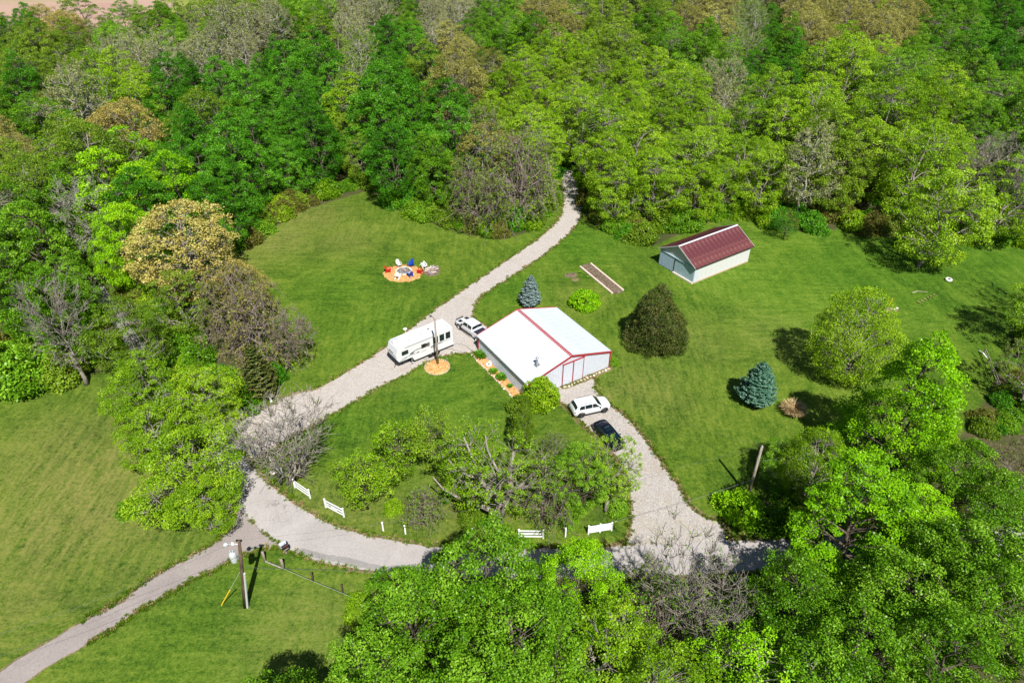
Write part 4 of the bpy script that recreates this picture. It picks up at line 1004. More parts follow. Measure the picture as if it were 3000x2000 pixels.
def plant_tree(name, proto, loc, sc, rz, leaf, label, cat='tree', group=None, bark=None, tilt=None, sz=None):
    tm, cm, h, R = PT[proto]
    o = thing(name, loc, label, cat, rz, group); o.scale = (sc, sc, sz or sc)
    if tilt: o.rotation_euler = (tilt[0], tilt[1], rz)
    t = link('trunk', tm, o)
    if bark: t.material_slots[0].link = 'OBJECT'; t.material_slots[0].material = bark
    if cm is not None:
        c = link('crown', cm, o)
        if leaf: c.material_slots[0].link = 'OBJECT'; c.material_slots[0].material = L[leaf]
    return o
def top_at(px, py, h): p = G(px, py, h); return Vector((p.x, p.y, 0))

occupied = []      # (x, y, radius) of hand-placed trees
# (proto, photo pixel, how: 'b' base / 't' top, height, leaf, bark, category-name, label)
HAND = [
 # left: tan oak, tangle, lane trees
 ('catkin0', (500,600), 't', 16.5, 'tan', None, 'oak_tree', 'big oak in tan yellow catkins beside the back lane'),
 ('viny0', (790,1085), 'b', 12.5, 'tanolive', VINE, 'vine_tangled_tree', 'vine tangled brown tree leaning over the lawn edge beside the tan oak'),
 ('viny1', (720,1010), 'b', 13.0, 'rust', VINE, 'vine_tangled_tree', 'grey brown vine covered tree just right of the tan oak'),
 ('bare1', (840,1085), 'b', 9.5, 'olive', VINE, 'bare_tree', 'thin bare tree hung with vines whose shadow falls on the lawn'),
 ('cedar', (770,1165), 'b', 8.0, None, None, 'cedar_tree', 'dark brown green cedar behind the gate posts by the drive'),
 ('locust0', (395,1050), 't', 9.5, 'yellow', None, 'broadleaf_tree', 'yellow green tree over the back lane, left of the gate posts'),
 ('locust1', (575,1085), 't', 8.8, 'yellow', None, 'broadleaf_tree', 'bright yellow green tree between the back lane and the cedar'),
 ('locust0', (520,1270), 't', 10.0, 'yellow', BARKG, 'broadleaf_tree', 'spreading yellow green tree shading the road junction'),
 ('locust1', (425,1190), 't', 8.0, 'yellow', None, 'broadleaf_tree', 'yellow green tree overhanging the left lawn beside the back lane'),
 ('bare0', (255,1125), 'b', 15.0, 'olive', BARKG, 'bare_tree', 'tall grey half bare tree with long pale limbs at the left lawn edge'),
 ('airy1', (335,870), 't', 12.0, 'olive', None, 'broadleaf_tree', 'olive green tree behind the half bare grey tree'),
 ('bush0', (85,1125), 'b', 4.6, 'green', None, 'shrub', 'round green thicket at the far left lawn edge'),
 ('bush1', (190,1110), 'b', 3.4, 'olive', None, 'shrub', 'olive thicket beside the foot of the half bare grey tree'),
 ('bush0', (20,1105), 'b', 5.0, 'green', None, 'shrub', 'green thicket touching the left edge of the photo above the lawn'),
 ('bare1', (300,790), 'b', 15.5, 'green', BARKW, 'dead_tree', 'dead pale tree with bare white limbs rising from the green wood at left'),
 ('hero1', (330,590), 't', 15.5, 'lime', None, 'broadleaf_tree', 'bright green tree wrapped around the dead white limbs at left'),
 ('stems', (862,1398), 'b', 9.3, 'olive', BARKG, 'multistem_tree', 'leafless many stemmed tree fanning out behind the white road fence'),
 ('locust1', (570,1400), 't', 6.5, 'yellow', None, 'broadleaf_tree', 'lower yellow green tree beside the leaning post at the road junction'),
 ('catkin1', (690,770), 't', 10.0, 'tan', None, 'oak_tree', 'smaller tan oak against the lawn, right of the big tan oak'),
 # thicket in the middle in front of the barn
 ('sapling0', (1078,1490), 'b', 8.0, 'yellow', None, 'sapling', 'leafy sapling nearest the last rail fence on the roadside lawn'),
 ('sapling1', (1168,1410), 'b', 8.5, 'yellow', None, 'sapling', 'sapling with a clear pale trunk on the lawn, left of the thicket'),
 ('sapling0', (1272,1372), 'b', 8.5, 'olive', None, 'sapling', 'dark trunked sapling on the lawn behind the thicket'),
 ('crooked', (1465,1530), 'b', 11.0, 'yellow', BARKG, 'gnarled_tree', 'gnarled tree with thick pale crooked limbs in the middle of the roadside thicket'),
 ('sapling1', (1385,1480), 'b', 9.0, 'yellow', BARKG, 'broadleaf_tree', 'loose yellow green tree left of the gnarled trunk'),
 ('viny0', (1590,1520), 'b', 8.5, 'yellow', VINE, 'vine_tangled_tree', 'tangled brown and green tree right of the gnarled trunk'),
 ('tall0', (1535,1330), 'b', 8.5, 'olive', BARK, 'broadleaf_tree', 'narrow dark ivy clad tree rising in front of the barn corner shrub'),
 ('hero0', (1690,1500), 'b', 9.5, 'green', None, 'broadleaf_tree', 'dense mid green tree at the right end of the roadside thicket'),
 ('gnarl1', (1775,1495), 'b', 8.0, 'yellow', BARKG, 'broadleaf_tree', 'open branched tree reaching over the gravel below the black sedan'),
 ('viny1', (1250,1535), 'b', 5.5, 'yellow', VINE, 'vine_tangled_tree', 'low brown scrub tree at the left end of the roadside thicket'),
 ('viny1', (1620,1400), 'b', 6.5, 'olive', VINE, 'vine_tangled_tree', 'scrubby tree hidden behind the thicket, nearest the black sedan'),
 # lawn trees on the right
 ('fine', (2465,1110), 'b', 13.6, 'yellow', BARKG, 'broadleaf_tree', 'round yellow green lawn tree standing alone behind the green spruce'),
 ('spruce', (1553,893), 'b', 5.2, None, None, 'spruce_tree', 'small blue spruce on the lawn behind the barn ridge'),
 ('spruceg', (2208,1178), 'b', 6.2, None, None, 'spruce_tree', 'blue green spruce alone on the right lawn'),
 ('yew', (1913,1012), 'b', 9.6, None, None, 'cedar_tree', 'broad brown green cedar on the lawn right of the barn'),
 ('poplar', (2770,955), 't', 19.5, 'lime', None, 'broadleaf_tree', 'tall glossy bright green tree at the right lawn edge casting a dark shadow'),
 ('fine', (2355,1462), 'b', 9.5, 'yellow', BARKG, 'broadleaf_tree', 'olive yellow flowering tree behind the leaning grey utility pole'),
 ('airy1', (2285,1425), 'b', 6.5, 'green', BARKG, 'broadleaf_tree', 'thin green tree with bare twigs just right of the grey utility pole'),
 ('bush0', (2160,1505), 'b', 2.6, 'lime', None, 'shrub', 'bright green ivy mound around the foot of the grey utility pole'),
 ('umbrella', (2590,1335), 't', 17.0, 'lime', None, 'maple_tree', 'vivid lime maple leaning over the road at lower right'),
 ('hero2', (2370,1660), 't', 13.5, 'green', None, 'broadleaf_tree', 'dark leafy tree shading the road left of the small lime maple'),
 ('bush0', (2250,1545), 'b', 2.2, 'green', None, 'shrub', 'dark green shrub on the shaded verge right of the drive mouth'),
 ('bush1', (2345,1548), 'b', 2.4, 'olive', None, 'shrub', 'olive shrub under the flowering tree on the shaded road verge'),
 ('umbrella', (2420,1620), 't', 10.0, 'lime', None, 'maple_tree', 'smaller vivid lime maple in front of the dark road shadow'),
 ('umbrella', (2740,1430), 't', 13.0, 'lime', None, 'maple_tree', 'lime green maple top between the tall lime maple and the brush heap'),
 ('airy0', (2688,782), 'b', 18.0, 'yellow', BARKG, 'broadleaf_tree', 'leaning pale trunked tree at the top of the right lawn casting a long shadow'),
 ('airy2', (2890,715), 'b', 16.5, 'yellow', BARKG, 'broadleaf_tree', 'yellow green tree with grey limbs near the right edge above the lawn'),
 ('bare0', (3010,720), 'b', 13.0, 'grey', BARKG, 'bare_tree', 'grey leafless tree at the right edge above the lawn'),
 ('airy0', (3035,1030), 'b', 14.0, 'yellow', BARKG, 'broadleaf_tree', 'crooked limbed tree cut by the right edge of the photo'),
 ('gnarl1', (2985,1190), 'b', 8.5, 'olive', BARKG, 'broadleaf_tree', 'dark crooked tree at the right edge below the white pipe'),
 ('bare1', (3090,960), 'b', 13.5, 'olive', BARKG, 'bare_tree', 'bare tree at the right edge whose branch shadow crosses the lawn'),
 ('viny1', (2960,1450), 'b', 8.0, 'rust', VINE, 'vine_tangled_tree', 'brown vine covered tree at the right edge behind the lime maples'),
 ('hero2', (2890,1310), 't', 12.0, 'green', None, 'broadleaf_tree', 'dark green tree between the glossy tree and the right edge'),
 ('sapling1', (2295,700), 'b', 5.5, 'deep', None, 'broadleaf_tree', 'small dark green tree on the lawn edge right of the shed'),
 # bottom middle and right, crowns close to the viewer
 ('hero0', (1420,1545), 't', 17.5, 'green', None, 'broadleaf_tree', 'large glossy green tree in the bottom middle hiding the road bend'),
 ('hero1', (1190,1690), 't', 15.0, 'green', None, 'broadleaf_tree', 'large green tree at the bottom beside the lower lawn'),
 ('hero2', (1080,1900), 't', 14.0, 'green', None, 'broadleaf_tree', 'green crown at the bottom edge overhanging the lower lawn'),
 ('hero2', (1520,1760), 't', 16.0, 'green', None, 'broadleaf_tree', 'green crown in the bottom middle between the two large glossy trees'),
 ('hero1', (1700,1605), 't', 12.0, 'lime', None, 'broadleaf_tree', 'bright yellow green tree right of the large glossy tree, over the road'),
 ('airy0', (1790,1800), 't', 11.5, 'yellow', None, 'broadleaf_tree', 'yellow green crown at the bottom left of the grey bare tree'),
 ('hero1', (1400,1930), 't', 17.0, 'green', None, 'broadleaf_tree', 'green crown at the very bottom middle of the photo'),
 ('bare0', (2060,1625), 't', 13.0, 'yellow', BARKG, 'bare_tree', 'grey bare branched tree wrapped in green ivy at the bottom, by the drive mouth'),
 ('viny1', (1950,1720), 't', 9.0, 'green', VINE, 'vine_tangled_tree', 'grey vine tangled tree beside the ivy wrapped bare tree'),
 ('bare1', (2140,1720), 't', 11.5, 'olive', BARKG, 'bare_tree', 'grey bare tree right of the ivy wrapped tree at the bottom'),
 ('viny0', (1900,1660), 't', 7.0, 'olive', VINE, 'vine_tangled_tree', 'brown scrub tree at the road edge between the lime tree and the bare tree'),
 ('airy1', (1950,1930), 't', 11.0, 'yellow', None, 'broadleaf_tree', 'yellow green tree at the bottom below the grey bare trees'),
 ('airy0', (2260,1895), 't', 12.0, 'lime', None, 'broadleaf_tree', 'light green tree at the bottom right of the grey bare trees'),
 ('hero0', (2560,1790), 't', 15.0, 'green', None, 'broadleaf_tree', 'glossy green crown at the bottom below the tall lime maple'),
 ('hero2', (2720,1660), 't', 15.0, 'green', None, 'broadleaf_tree', 'shaded green crown right of the tall lime maple'),
 ('hero1', (2860,1540), 't', 15.0, 'green', None, 'broadleaf_tree', 'green crown at the lower right in front of the brush heap'),
 ('hero2', (2960,1680), 't', 15.5, 'green', None, 'broadleaf_tree', 'bright green crown cut by the right edge, second from the bottom corner'),
 ('hero0', (2850,1830), 't', 16.0, 'green', None, 'broadleaf_tree', 'bright green crown in the bottom right corner of the photo'),
 ('airy2', (2430,1900), 't', 13.0, 'green', None, 'broadleaf_tree', 'dark green crown at the bottom between light green and glossy trees'),
 ('hero1', (3060,1540), 't', 16.0, 'green', None, 'broadleaf_tree', 'green crown at the right edge beside the lower brush heap'),
 ('hero2', (2970,1390), 't', 12.0, 'green', None, 'broadleaf_tree', 'mid green crown at the right edge above the brush heap'),
]
for i, (pr, px, how, h, leaf, bk, nm, lab) in enumerate(HAND):
    base = G(*px) if how == 'b' else top_at(px[0], px[1], h)
    hp, Rp = PT[pr][2], PT[pr][3]; sc = h / hp
    tl = {'leaning pale trunked': (.0, .15), 'thin bare tree': (.2, .15), 'dead pale tree': (.0, -.12)}.get(next((q for q in ('leaning pale trunked', 'thin bare tree', 'dead pale tree') if q in lab), ''))
    wx = {'fine': .82, 'catkin0': 1.32, 'stems': 1.3, 'hero0': .9, 'hero1': .9, 'tall0': .6}.get(pr, 1.0) if hp > 0 else 1
    plant_tree(nm, pr, (base.x, base.y, 0), sc * wx, (i * 2.399) % 6.28 if pr != 'crooked' else 0, leaf, lab, 'shrub' if nm == 'shrub' else 'tree', None, bk, tl, sc)
    occupied.append((base.x, base.y, Rp * sc))
# trees just outside the frame whose shadows reach the lower lawn
for k, (x, y, h) in enumerate(((-14.5, 20.5, 13.5), (-20.5, 17.5, 12.5))):
    plant_tree('broadleaf_tree', 'hero1', (x, y, 0), h / 17, k * 2.1, 'green', ['taller tree below the bottom edge casting the larger crown shadow on the lower lawn', 'tree below the bottom edge casting the smaller, left crown shadow on the lower lawn'][k], 'tree', 'trees below the frame')

# the wood: colour patches read from the photo decide the kind of each tree
PATCH = [ # px, py, radius, kind
 (130,80,60,'tan'),(300,90,60,'green'),(60,60,60,'deep'),(330,300,110,'yellow'),(230,230,90,'yellow'),(420,190,75,'grey'),(560,190,50,'grey'),(640,110,70,'grey'),(720,100,60,'grey'),(340,355,55,'tan'),(260,265,60,'grey'),(110,270,50,'tanolive'),
 (120,170,120,'olive'),(60,330,110,'green'),(70,240,60,'deep'),(120,500,160,'olive'),(230,640,130,'green'),(350,560,120,'lime'),(30,420,50,'tanolive'),(500,120,70,'green'),(560,330,160,'deep'),(760,330,200,'deep'),(760,500,170,'deep'),(900,250,120,'deep'),
 (880,60,80,'green'),(1030,70,90,'grey'),(950,120,60,'olive'),(1290,60,90,'grey'),(1330,130,60,'tanolive'),(1160,110,80,'deep'),(1200,60,60,'green'),(1430,110,80,'green'),(1530,60,70,'green'),(1640,60,80,'tanolive'),(1210,330,170,'deep'),(1240,480,140,'green'),
 (1355,250,50,'tanolive'),(1430,230,60,'rust'),(1400,330,70,'olive'),(1480,340,70,'yellow'),(1440,430,110,'viny'),(1300,600,150,'viny'),(1180,600,100,'viny'),(1480,560,110,'viny'),(1600,520,80,'green'),(1350,700,60,'green'),
 (1600,300,130,'yellow'),(1800,350,200,'yellow'),(1800,560,170,'yellow'),(1700,200,140,'yellow'),(2000,150,80,'green'),(1990,270,80,'yellow'),(2070,290,60,'grey'),(2050,400,120,'yellow'),(2180,90,80,'sparse'),(2280,140,80,'deep'),
 (2420,60,90,'tanolive'),(2560,70,90,'tanolive'),(2500,180,90,'yellow'),(2350,320,110,'yellow'),(2450,430,120,'olive'),(2300,480,120,'yellow'),(2450,560,120,'deep'),(2650,320,140,'yellow'),(2800,150,150,'green'),(2920,120,130,'deep'),(2930,330,120,'green'),
 (2700,460,130,'yellow'),(2900,450,80,'bare'),(2960,560,80,'bare'),(2830,560,100,'olive'),(2620,560,120,'yellow'),(1900,60,80,'olive'),(1800,110,80,'olive'),(2050,60,60,'tanolive'),(700,30,80,'olive'),(780,60,60,'grey'),(1700,30,60,'olive'),
 (560,900,90,'olive'),(430,800,80,'green'),(680,560,120,'deep'),(860,440,120,'deep'),(1000,420,80,'olive'),(960,500,50,'rust'),(1010,300,70,'yellow'),(1060,230,60,'sparse'),
]
KIND = { # protos, leaf, bark, name, phrase
 'deep': (['dense0','dense1','dense2','tall0','tall1'], 'deep', None, 'broadleaf_tree', 'deep green leafy tree'),
 'green': (['dense0','dense2','tall1','airy1'], 'green', None, 'broadleaf_tree', 'mid green leafy tree'),
 'olive': (['airy0','airy1','airy2','dense1'], 'olive', None, 'broadleaf_tree', 'dull olive green tree'),
 'yellow': (['airy0','airy1','airy2','dense2'], 'yellow', None, 'broadleaf_tree', 'yellow green airy tree'),
 'lime': (['dense1','airy2'], 'lime', None, 'broadleaf_tree', 'bright lime green tree'),
 'tan': (['catkin0','catkin1'], 'tan', None, 'oak_tree', 'tan flowering oak'),
 'tanolive': (['catkin0','catkin1','airy0'], 'tanolive', None, 'oak_tree', 'tan green budding tree'),
 'grey': (['sparse0','sparse1'], 'grey', None, 'sycamore_tree', 'pale grey sparse tree'),
 'sparse': (['sparse0','sparse1'], 'olive', None, 'sycamore_tree', 'thin pale trunked tree'),
 'rust': (['airy1','catkin1'], 'rust', None, 'broadleaf_tree', 'brownish budding tree'),
 'viny': (['viny0','viny1','airy1','viny0'], None, VINE, 'vine_tangled_tree', 'vine tangled brown green tree'),
 'bare': (['bare0','bare1'], 'grey', BARKG, 'bare_tree', 'grey leafless tree'),
}
pts = []
wp = gw[0]
cand_n = 0
lane_c = [G(x, y) for x, y in ((640,1310),(560,1210),(465,1095),(385,990),(320,890),(280,840))]
drv_c = [G(x, y) for x, y in ((1668,640),(1668,585),(1655,545))]
grid = {}
def near_any(x, y, md):
    gx_, gy_ = int(x // 6), int(y // 6)
    for a in range(gx_ - 2, gx_ + 3):
        for b in range(gy_ - 2, gy_ + 3):
            for (u, v, m) in grid.get((a, b), ()):
                if (u - x) ** 2 + (v - y) ** 2 < md * md: return True
    return False
N0 = 26000
cx = NR.uniform(-330, 330, N0); cy = NR.uniform(72, 400, N0)
ok = inpoly(cx, cy, wp) & (np.abs(cx) < 30 + cy * .86)
ok &= dist_poly(cx, cy, lane_c, False) > 4.2
ok &= dist_poly(cx, cy, drv_c, False) > 4.6
sc_, ss_ = math.cos(SA), math.sin(SA)
lx, ly = (cx - SX) * sc_ + (cy - SY) * ss_, -(cx - SX) * ss_ + (cy - SY) * sc_
ok &= ~((np.abs(lx) < h_l + 2) & (np.abs(ly) < h_w + 2.2))
edge = dist_poly(cx, cy, wp)
for x, y, e in zip(cx[ok], cy[ok], edge[ok]):
    if e < 1.6: continue
    if any((x - a) ** 2 + (y - b) ** 2 < (r * .75 + 1.2) ** 2 for a, b, r in occupied): continue
    md = 5.5 + .008 * max(0, y - 110)
    if e < 6: md *= .8
    if near_any(x, y, md): continue
    grid.setdefault((int(x // 6), int(y // 6)), []).append((x, y, md)); pts.append((x, y, e))
trees = []
for x, y, e in pts:
    hh = NR.uniform(10.8, 18.6) * (.92 if e < 4 else 1) 
    tx, ty = pix((x, y, hh * .72))
    if not (-160 < tx < 3160 and ty > -60): continue
    best, kind = 1e9, 'green'
    for (px, py, rr, kd) in PATCH:
        d = math.hypot((tx - px), (ty - py) * 1.25) / rr + NR.uniform(0, .35)
        if d < best: best, kind = d, kd
    if NR.uniform() < .08: kind = ['green', 'olive', 'yellow', 'deep', 'grey'][NR.integers(5)]
    trees.append((y, x, hh, kind, e, tx, ty))
trees.sort()
def region(tx, ty):
    if tx < 1050: return 'in the left wood' if ty > 260 else 'far back near the ploughed field'
    if tx < 1640: return 'behind the fire pit lawn' if ty > 260 else 'far back in the middle wood'
    if tx < 2250: return 'right of the gravel drive' if ty > 280 else 'far back right of the drive'
    return 'above the right lawn' if ty > 280 else 'in the far right wood'
ORD = 'leftmost,second,third,fourth,fifth,sixth,seventh,eighth,ninth,tenth,eleventh,twelfth'.split(',')
MASS = []; ROWS = {}
NIND = 286
for i, tr_ in enumerate(trees):
    y, x, hh, kind, e, tx, ty = tr_
    row = 'front row' if e < 7 else ('second row' if e < 13 else ('third row' if e < 21 else 'deep'))
    ROWS.setdefault((kind, region(tx, ty), row), []).append((tx, i)) if i < NIND else None
RANK = {i: (k, n_, len(v)) for k, v in ROWS.items() for n_, (_, i) in enumerate(sorted(v))}
for i, (y, x, hh, kind, e, tx, ty) in enumerate(trees):
    protos, leaf, bk, nm, phrase = KIND[kind]; pr = protos[int(NR.integers(len(protos)))]
    if kind == 'viny': leaf = ['tanolive', 'olive', 'rust', 'yellow'][int(NR.integers(4))]; bk = VINE if pr.startswith('viny') else None
    if hh > 14 and kind in ('grey', 'sparse'): hh *= 1.1
    sc = hh / PT[pr][2] * NR.uniform(.95, 1.1); rz = NR.uniform(0, 6.28)
    if i < NIND:
        (kd, reg, row), n_, tot = RANK[i]
        rw_ = {'front row': 'front row', 'second row': 'second row', 'third row': 'third row', 'deep': 'deeper rows'}[row]
        if tot == 1: lab = f"only {phrase} in the {rw_} {reg}"
        else: lab = f"{ORD[n_] if n_ < 12 else str(n_ + 1) + 'th'}{' from left' if n_ else ''} {phrase}, {rw_} {reg}"
        plant_tree(nm, pr, (x, y, 0), sc, rz, leaf, lab, 'tree', f"{phrase}s {reg}", bk, None, sc * NR.uniform(.92, 1.08))
    else: MASS.append((x, y, sc, rz, pr, leaf))

def instanced(name, items, kind='stuff', label=None):
    """many alike plants as one object: points carry turn, size and which plant"""
    keys = sorted({(a[4], a[5] or '') for a in items}); col = bpy.data.collections.new(name + '_plants')
    for n_, (pr, lf) in enumerate(keys):
        tm, cm, h, R = PT[pr]; o = bpy.data.objects.new(f'{n_:03d}_plant', None) if False else None
        bm = bmesh.new(); bm.from_mesh(tm); nt = len(bm.faces)
        me = bpy.data.meshes.new(f'plant_{n_:03d}')
        lay_n = nt
        bm.from_mesh(cm); bm.faces.ensure_lookup_table()
        for f in bm.faces[nt:]: f.material_index = 1
        bm.to_mesh(me); bm.free(); me.materials.append(tm.materials[0]); me.materials.append(L[lf] if lf else cm.materials[0])
        col.objects.link(bpy.data.objects.new(f'plant_{n_:03d}', me))
    P = np.array([(a[0], a[1], a[6] if len(a) > 6 else 0) for a in items]); me = bpy.data.meshes.new(name)
    me.vertices.add(len(P)); me.vertices.foreach_set('co', P.astype(np.float32).ravel())
    for nm, tp, vals in (('turn', 'FLOAT', [a[3] for a in items]), ('size', 'FLOAT', [a[2] for a in items]), ('which', 'INT', [keys.index((a[4], a[5] or '')) for a in items])):
        at = me.attributes.new(nm, tp, 'POINT'); at.data.foreach_set('value', vals)
    me.update()
    o = link(name, me); tag(o, label, None, None, kind)
    ng = bpy.data.node_groups.new(name, 'GeometryNodeTree')
    ng.interface.new_socket('Geometry', in_out='INPUT', socket_type='NodeSocketGeometry'); ng.interface.new_socket('Geometry', in_out='OUTPUT', socket_type='NodeSocketGeometry')
    gi, go = ng.nodes.new('NodeGroupInput'), ng.nodes.new('NodeGroupOutput')
    iop = ng.nodes.new('GeometryNodeInstanceOnPoints'); ci = ng.nodes.new('GeometryNodeCollectionInfo')
    ci.inputs['Collection'].default_value = col; ci.inputs['Separate Children'].default_value = True; ci.inputs['Reset Children'].default_value = True
    def na(nm, tp):
        q = ng.nodes.new('GeometryNodeInputNamedAttribute'); q.data_type = tp; q.inputs['Name'].default_value = nm; return q.outputs[0]
    cx_ = ng.nodes.new('ShaderNodeCombineXYZ'); ng.links.new(na('turn', 'FLOAT'), cx_.inputs[2])
    cs_ = ng.nodes.new('ShaderNodeCombineXYZ'); sz = na('size', 'FLOAT')
    for k in range(3): ng.links.new(sz, cs_.inputs[k])
    ng.links.new(gi.outputs[0], iop.inputs['Points']); ng.links.new(ci.outputs[0], iop.inputs['Instance']); iop.inputs['Pick Instance'].default_value = True
    ng.links.new(na('which', 'INT'), iop.inputs['Instance Index']); ng.links.new(cx_.outputs[0], iop.inputs['Rotation']); ng.links.new(cs_.outputs[0], iop.inputs['Scale'])
    ng.links.new(iop.outputs[0], go.inputs[0])
    md = o.modifiers.new('plants', 'NODES'); md.node_group = ng
    return o
if MASS: instanced('far_woods', MASS)
# undergrowth along the wood's edges and on its floor
UG = []
for gi_, gp in enumerate(gw):
    per = np.array([(p.x, p.y) for p in gp]); 
    xs = NR.uniform(-150, 150, 14000); ys = NR.uniform(20, 190, 14000)
    o_ = inpoly(xs, ys, gp); ed = dist_poly(xs, ys, gp)
    o_ &= (NR.uniform(0, 1, 14000) < np.where(ed < 4.2, .95 if gi_ != 1 else .22, .16)) & (np.abs(xs) < 14 + ys * .8) & (ed > .7)
    o_ &= (dist_poly(xs, ys, lane_c, False) > 3.0) & (dist_poly(xs, ys, drv_c, False) > 3.2)
    lx, ly = (xs - SX) * sc_ + (ys - SY) * ss_, -(xs - SX) * ss_ + (ys - SY) * sc_
    o_ &= ~((np.abs(lx) < h_l + 1.8) & (np.abs(ly) < h_w + 1.8))
    for q in ('road', 'drive', 'spur'): o_ &= ~inpoly(xs, ys, ol[q]); o_ &= dist_poly(xs, ys, ol[q][::4]) > .9
    for x, y in zip(xs[o_], ys[o_]):
        UG.append((x, y, NR.uniform(.35, .9) * (1.35 if gi_ == 0 else .8), NR.uniform(0, 6.28), ['bush0', 'bush1'][int(NR.integers(2))], ['green', 'olive', 'yellow', 'deep', 'green', 'rust'][int(NR.integers(6))]))

instanced('undergrowth', UG)
TF = []
def tuft_mesh(seed):
    r = np.random.default_rng(seed); n = 46; a = r.uniform(0, 6.28, n); rad = r.uniform(0, .22, n); lean = r.uniform(0, .9, n)
    o3 = np.c_[np.cos(a), np.sin(a), np.zeros(n)]; d = o3 * lean[:, None] + np.array([0, 0, 1.]); Lb = r.uniform(.12, .34, n)
    d /= np.linalg.norm(d, axis=1)[:, None]
    return leaf_mesh('tuft', o3 * rad[:, None] + d * Lb[:, None] * .5, np.cross(d, rdir(r, n)), d, Lb, np.clip(r.normal(.5, .25, n), 0, 1), L['turf'], .22)
for k in range(2):
    PT[f'tuft{k}'] = (MB().tube([(0, 0, -.02), (0, 0, .03)], .01, 3).mesh('root', VINE), tuft_mesh(400 + k), .3, .3)
for q, nn, w in (('road', 2400, .6), ('side', 1500, .3), ('drive', 1800, .4), ('spur', 1000, .5)):
    P = ol[q]; idx = NR.integers(0, len(P), nn); tg = np.roll(P, -2, 0) - np.roll(P, 2, 0); tg /= np.linalg.norm(tg, axis=1)[:, None] + 1e-9
    ar = .5 * np.sum(P[:, 0] * np.roll(P[:, 1], -1) - np.roll(P[:, 0], -1) * P[:, 1]); nr = np.c_[tg[:, 1], -tg[:, 0]] * (1 if ar > 0 else -1)
    pp = P[idx] + nr[idx] * (NR.uniform(-.10, w, (nn, 1))) + NR.normal(0, .12, (nn, 2))
    okk = np.ones(nn, bool)
    for q2 in ('road', 'side', 'drive', 'spur'):
        if q2 != q: okk &= ~inpoly(pp[:, 0], pp[:, 1], ol[q2])
    okk &= (np.abs(pp[:, 0]) < 12 + pp[:, 1] * .75)
    for x, y in pp[okk]: TF.append((x, y, NR.uniform(.35, .9), NR.uniform(0, 6.28), f'tuft{int(NR.integers(2))}', ['turf', 'turf', 'olive', 'straw'][int(NR.integers(4))]))
xs = NR.uniform(-60, 80, 700); ys = NR.uniform(28, 108, 700) * 0 - 500; fr = np.ones(700, bool)
for q2 in ('road', 'side', 'drive', 'spur', 'back'): fr &= ~inpoly(xs, ys, ol[q2])
lx, ly = (xs - BX) * math.cos(BA) + (ys - BY) * math.sin(BA), -(xs - BX) * math.sin(BA) + (ys - BY) * math.cos(BA); fr &= ~((np.abs(lx) < hw + 1.6) & (np.abs(ly) < hl + 1.2))
lx, ly = (xs - SX) * sc_ + (ys - SY) * ss_, -(xs - SX) * ss_ + (ys - SY) * sc_; fr &= ~((np.abs(lx) < h_l + .3) & (np.abs(ly) < h_w + .3))
fr &= np.hypot(xs - G(1180, 801).x, ys - G(1180, 801).y) > 4.2
for x, y in zip(xs[fr], ys[fr]): TF.append((x, y, NR.uniform(.3, .6), NR.uniform(0, 6.28), f'tuft{int(NR.integers(2))}', ['turf', 'yellow', 'olive', 'yellow'][int(NR.integers(4))]))
instanced('grass', TF)
print('trees in wood', len(trees), 'individual', min(NIND, len(trees)), 'mass', len(MASS), 'undergrowth', len(UG))

# ------------------------------------------------------------------ shrubs and plants near the buildings
plant_tree('shrub', 'shrub', G(1713, 893), 1.0, .4, 'lime', 'lime green shrub on the lawn between the barn and the raised bed', 'shrub', sz=.85)
plant_tree('shrub', 'shrub', G(1580, 1180), 1.0, 2.0, 'yellow', 'bright green rounded shrub at the front corner of the barn', 'shrub', sz=1.35)
plant_tree('shrub', 'bush1', G(1525, 1205), .75, 1.0, 'olive', 'smaller dull green shrub beside the barn corner shrub', 'shrub')
plant_tree('shrub', 'bush0', G(1795, 1066), .35, 1.0, 'green', 'little green shrub at the right front corner of the barn', 'shrub')
plant_tree('shrub', 'bush1', G(385, 1500), .55, .3, 'green', 'small lone shrub on the left lawn beside a broken log', 'shrub')
def blades(name, loc, n, hgt, spread, leaf, label, cat, seed, w=.10, cols=1):
    r = np.random.default_rng(seed); P, N, A, T, Sz = [], [], [], [], []
    for _ in range(n):
        a = r.uniform(0, 6.28); rad = r.uniform(0, .25) * spread; o = np.array([math.cos(a), math.sin(a), 0]); Lb = hgt * r.uniform(.6, 1.15); lean = r.uniform(.1, 1.0)
        p = o * rad; d = o * lean * spread / max(hgt, .1) + np.array([0, 0, 1.0])
        for k in range(3):
            d = d / np.linalg.norm(d); q = p + d * Lb * .34
            P.append((p + q) / 2); A.append(d.copy()); N.append(np.cross(d, np.cross(o, np.array([0, 0, 1.]))) + r.normal(0, .15, 3)); Sz.append(Lb * .40); T.append(np.clip(.35 + .12 * k + r.normal(0, .15), 0, 1))
            p = q; d = d + o * .38 - np.array([0, 0, .32])
    me = leaf_mesh('blades', np.array(P), np.array(N), np.array(A), np.array(Sz), np.array(T), L[leaf], w / max(.05, hgt * .4))
    o = link(name, me); o.location = loc; return tag(o, label, cat)
bedz = .10
for k, (px, py, h, sp_, lab) in enumerate(((1408,1046,.95,.95,'largest clump of green daylily blades at the back end of the barn bed'), (1445,1092,.6,.6,'small clump of green blades below the white planter in the barn bed'),
                                       (1469,1109,.75,.85,'arching clump of green blades in the middle of the barn bed'), (1494,1133,.35,.45,'smallest green clump in the orange mulch near the barn corner'))):
    blades('daylily_clump', G(px, py) + Vector((0, 0, bedz)), 420, h, sp_, 'hosta', lab, 'plant', 40 + k, .09)
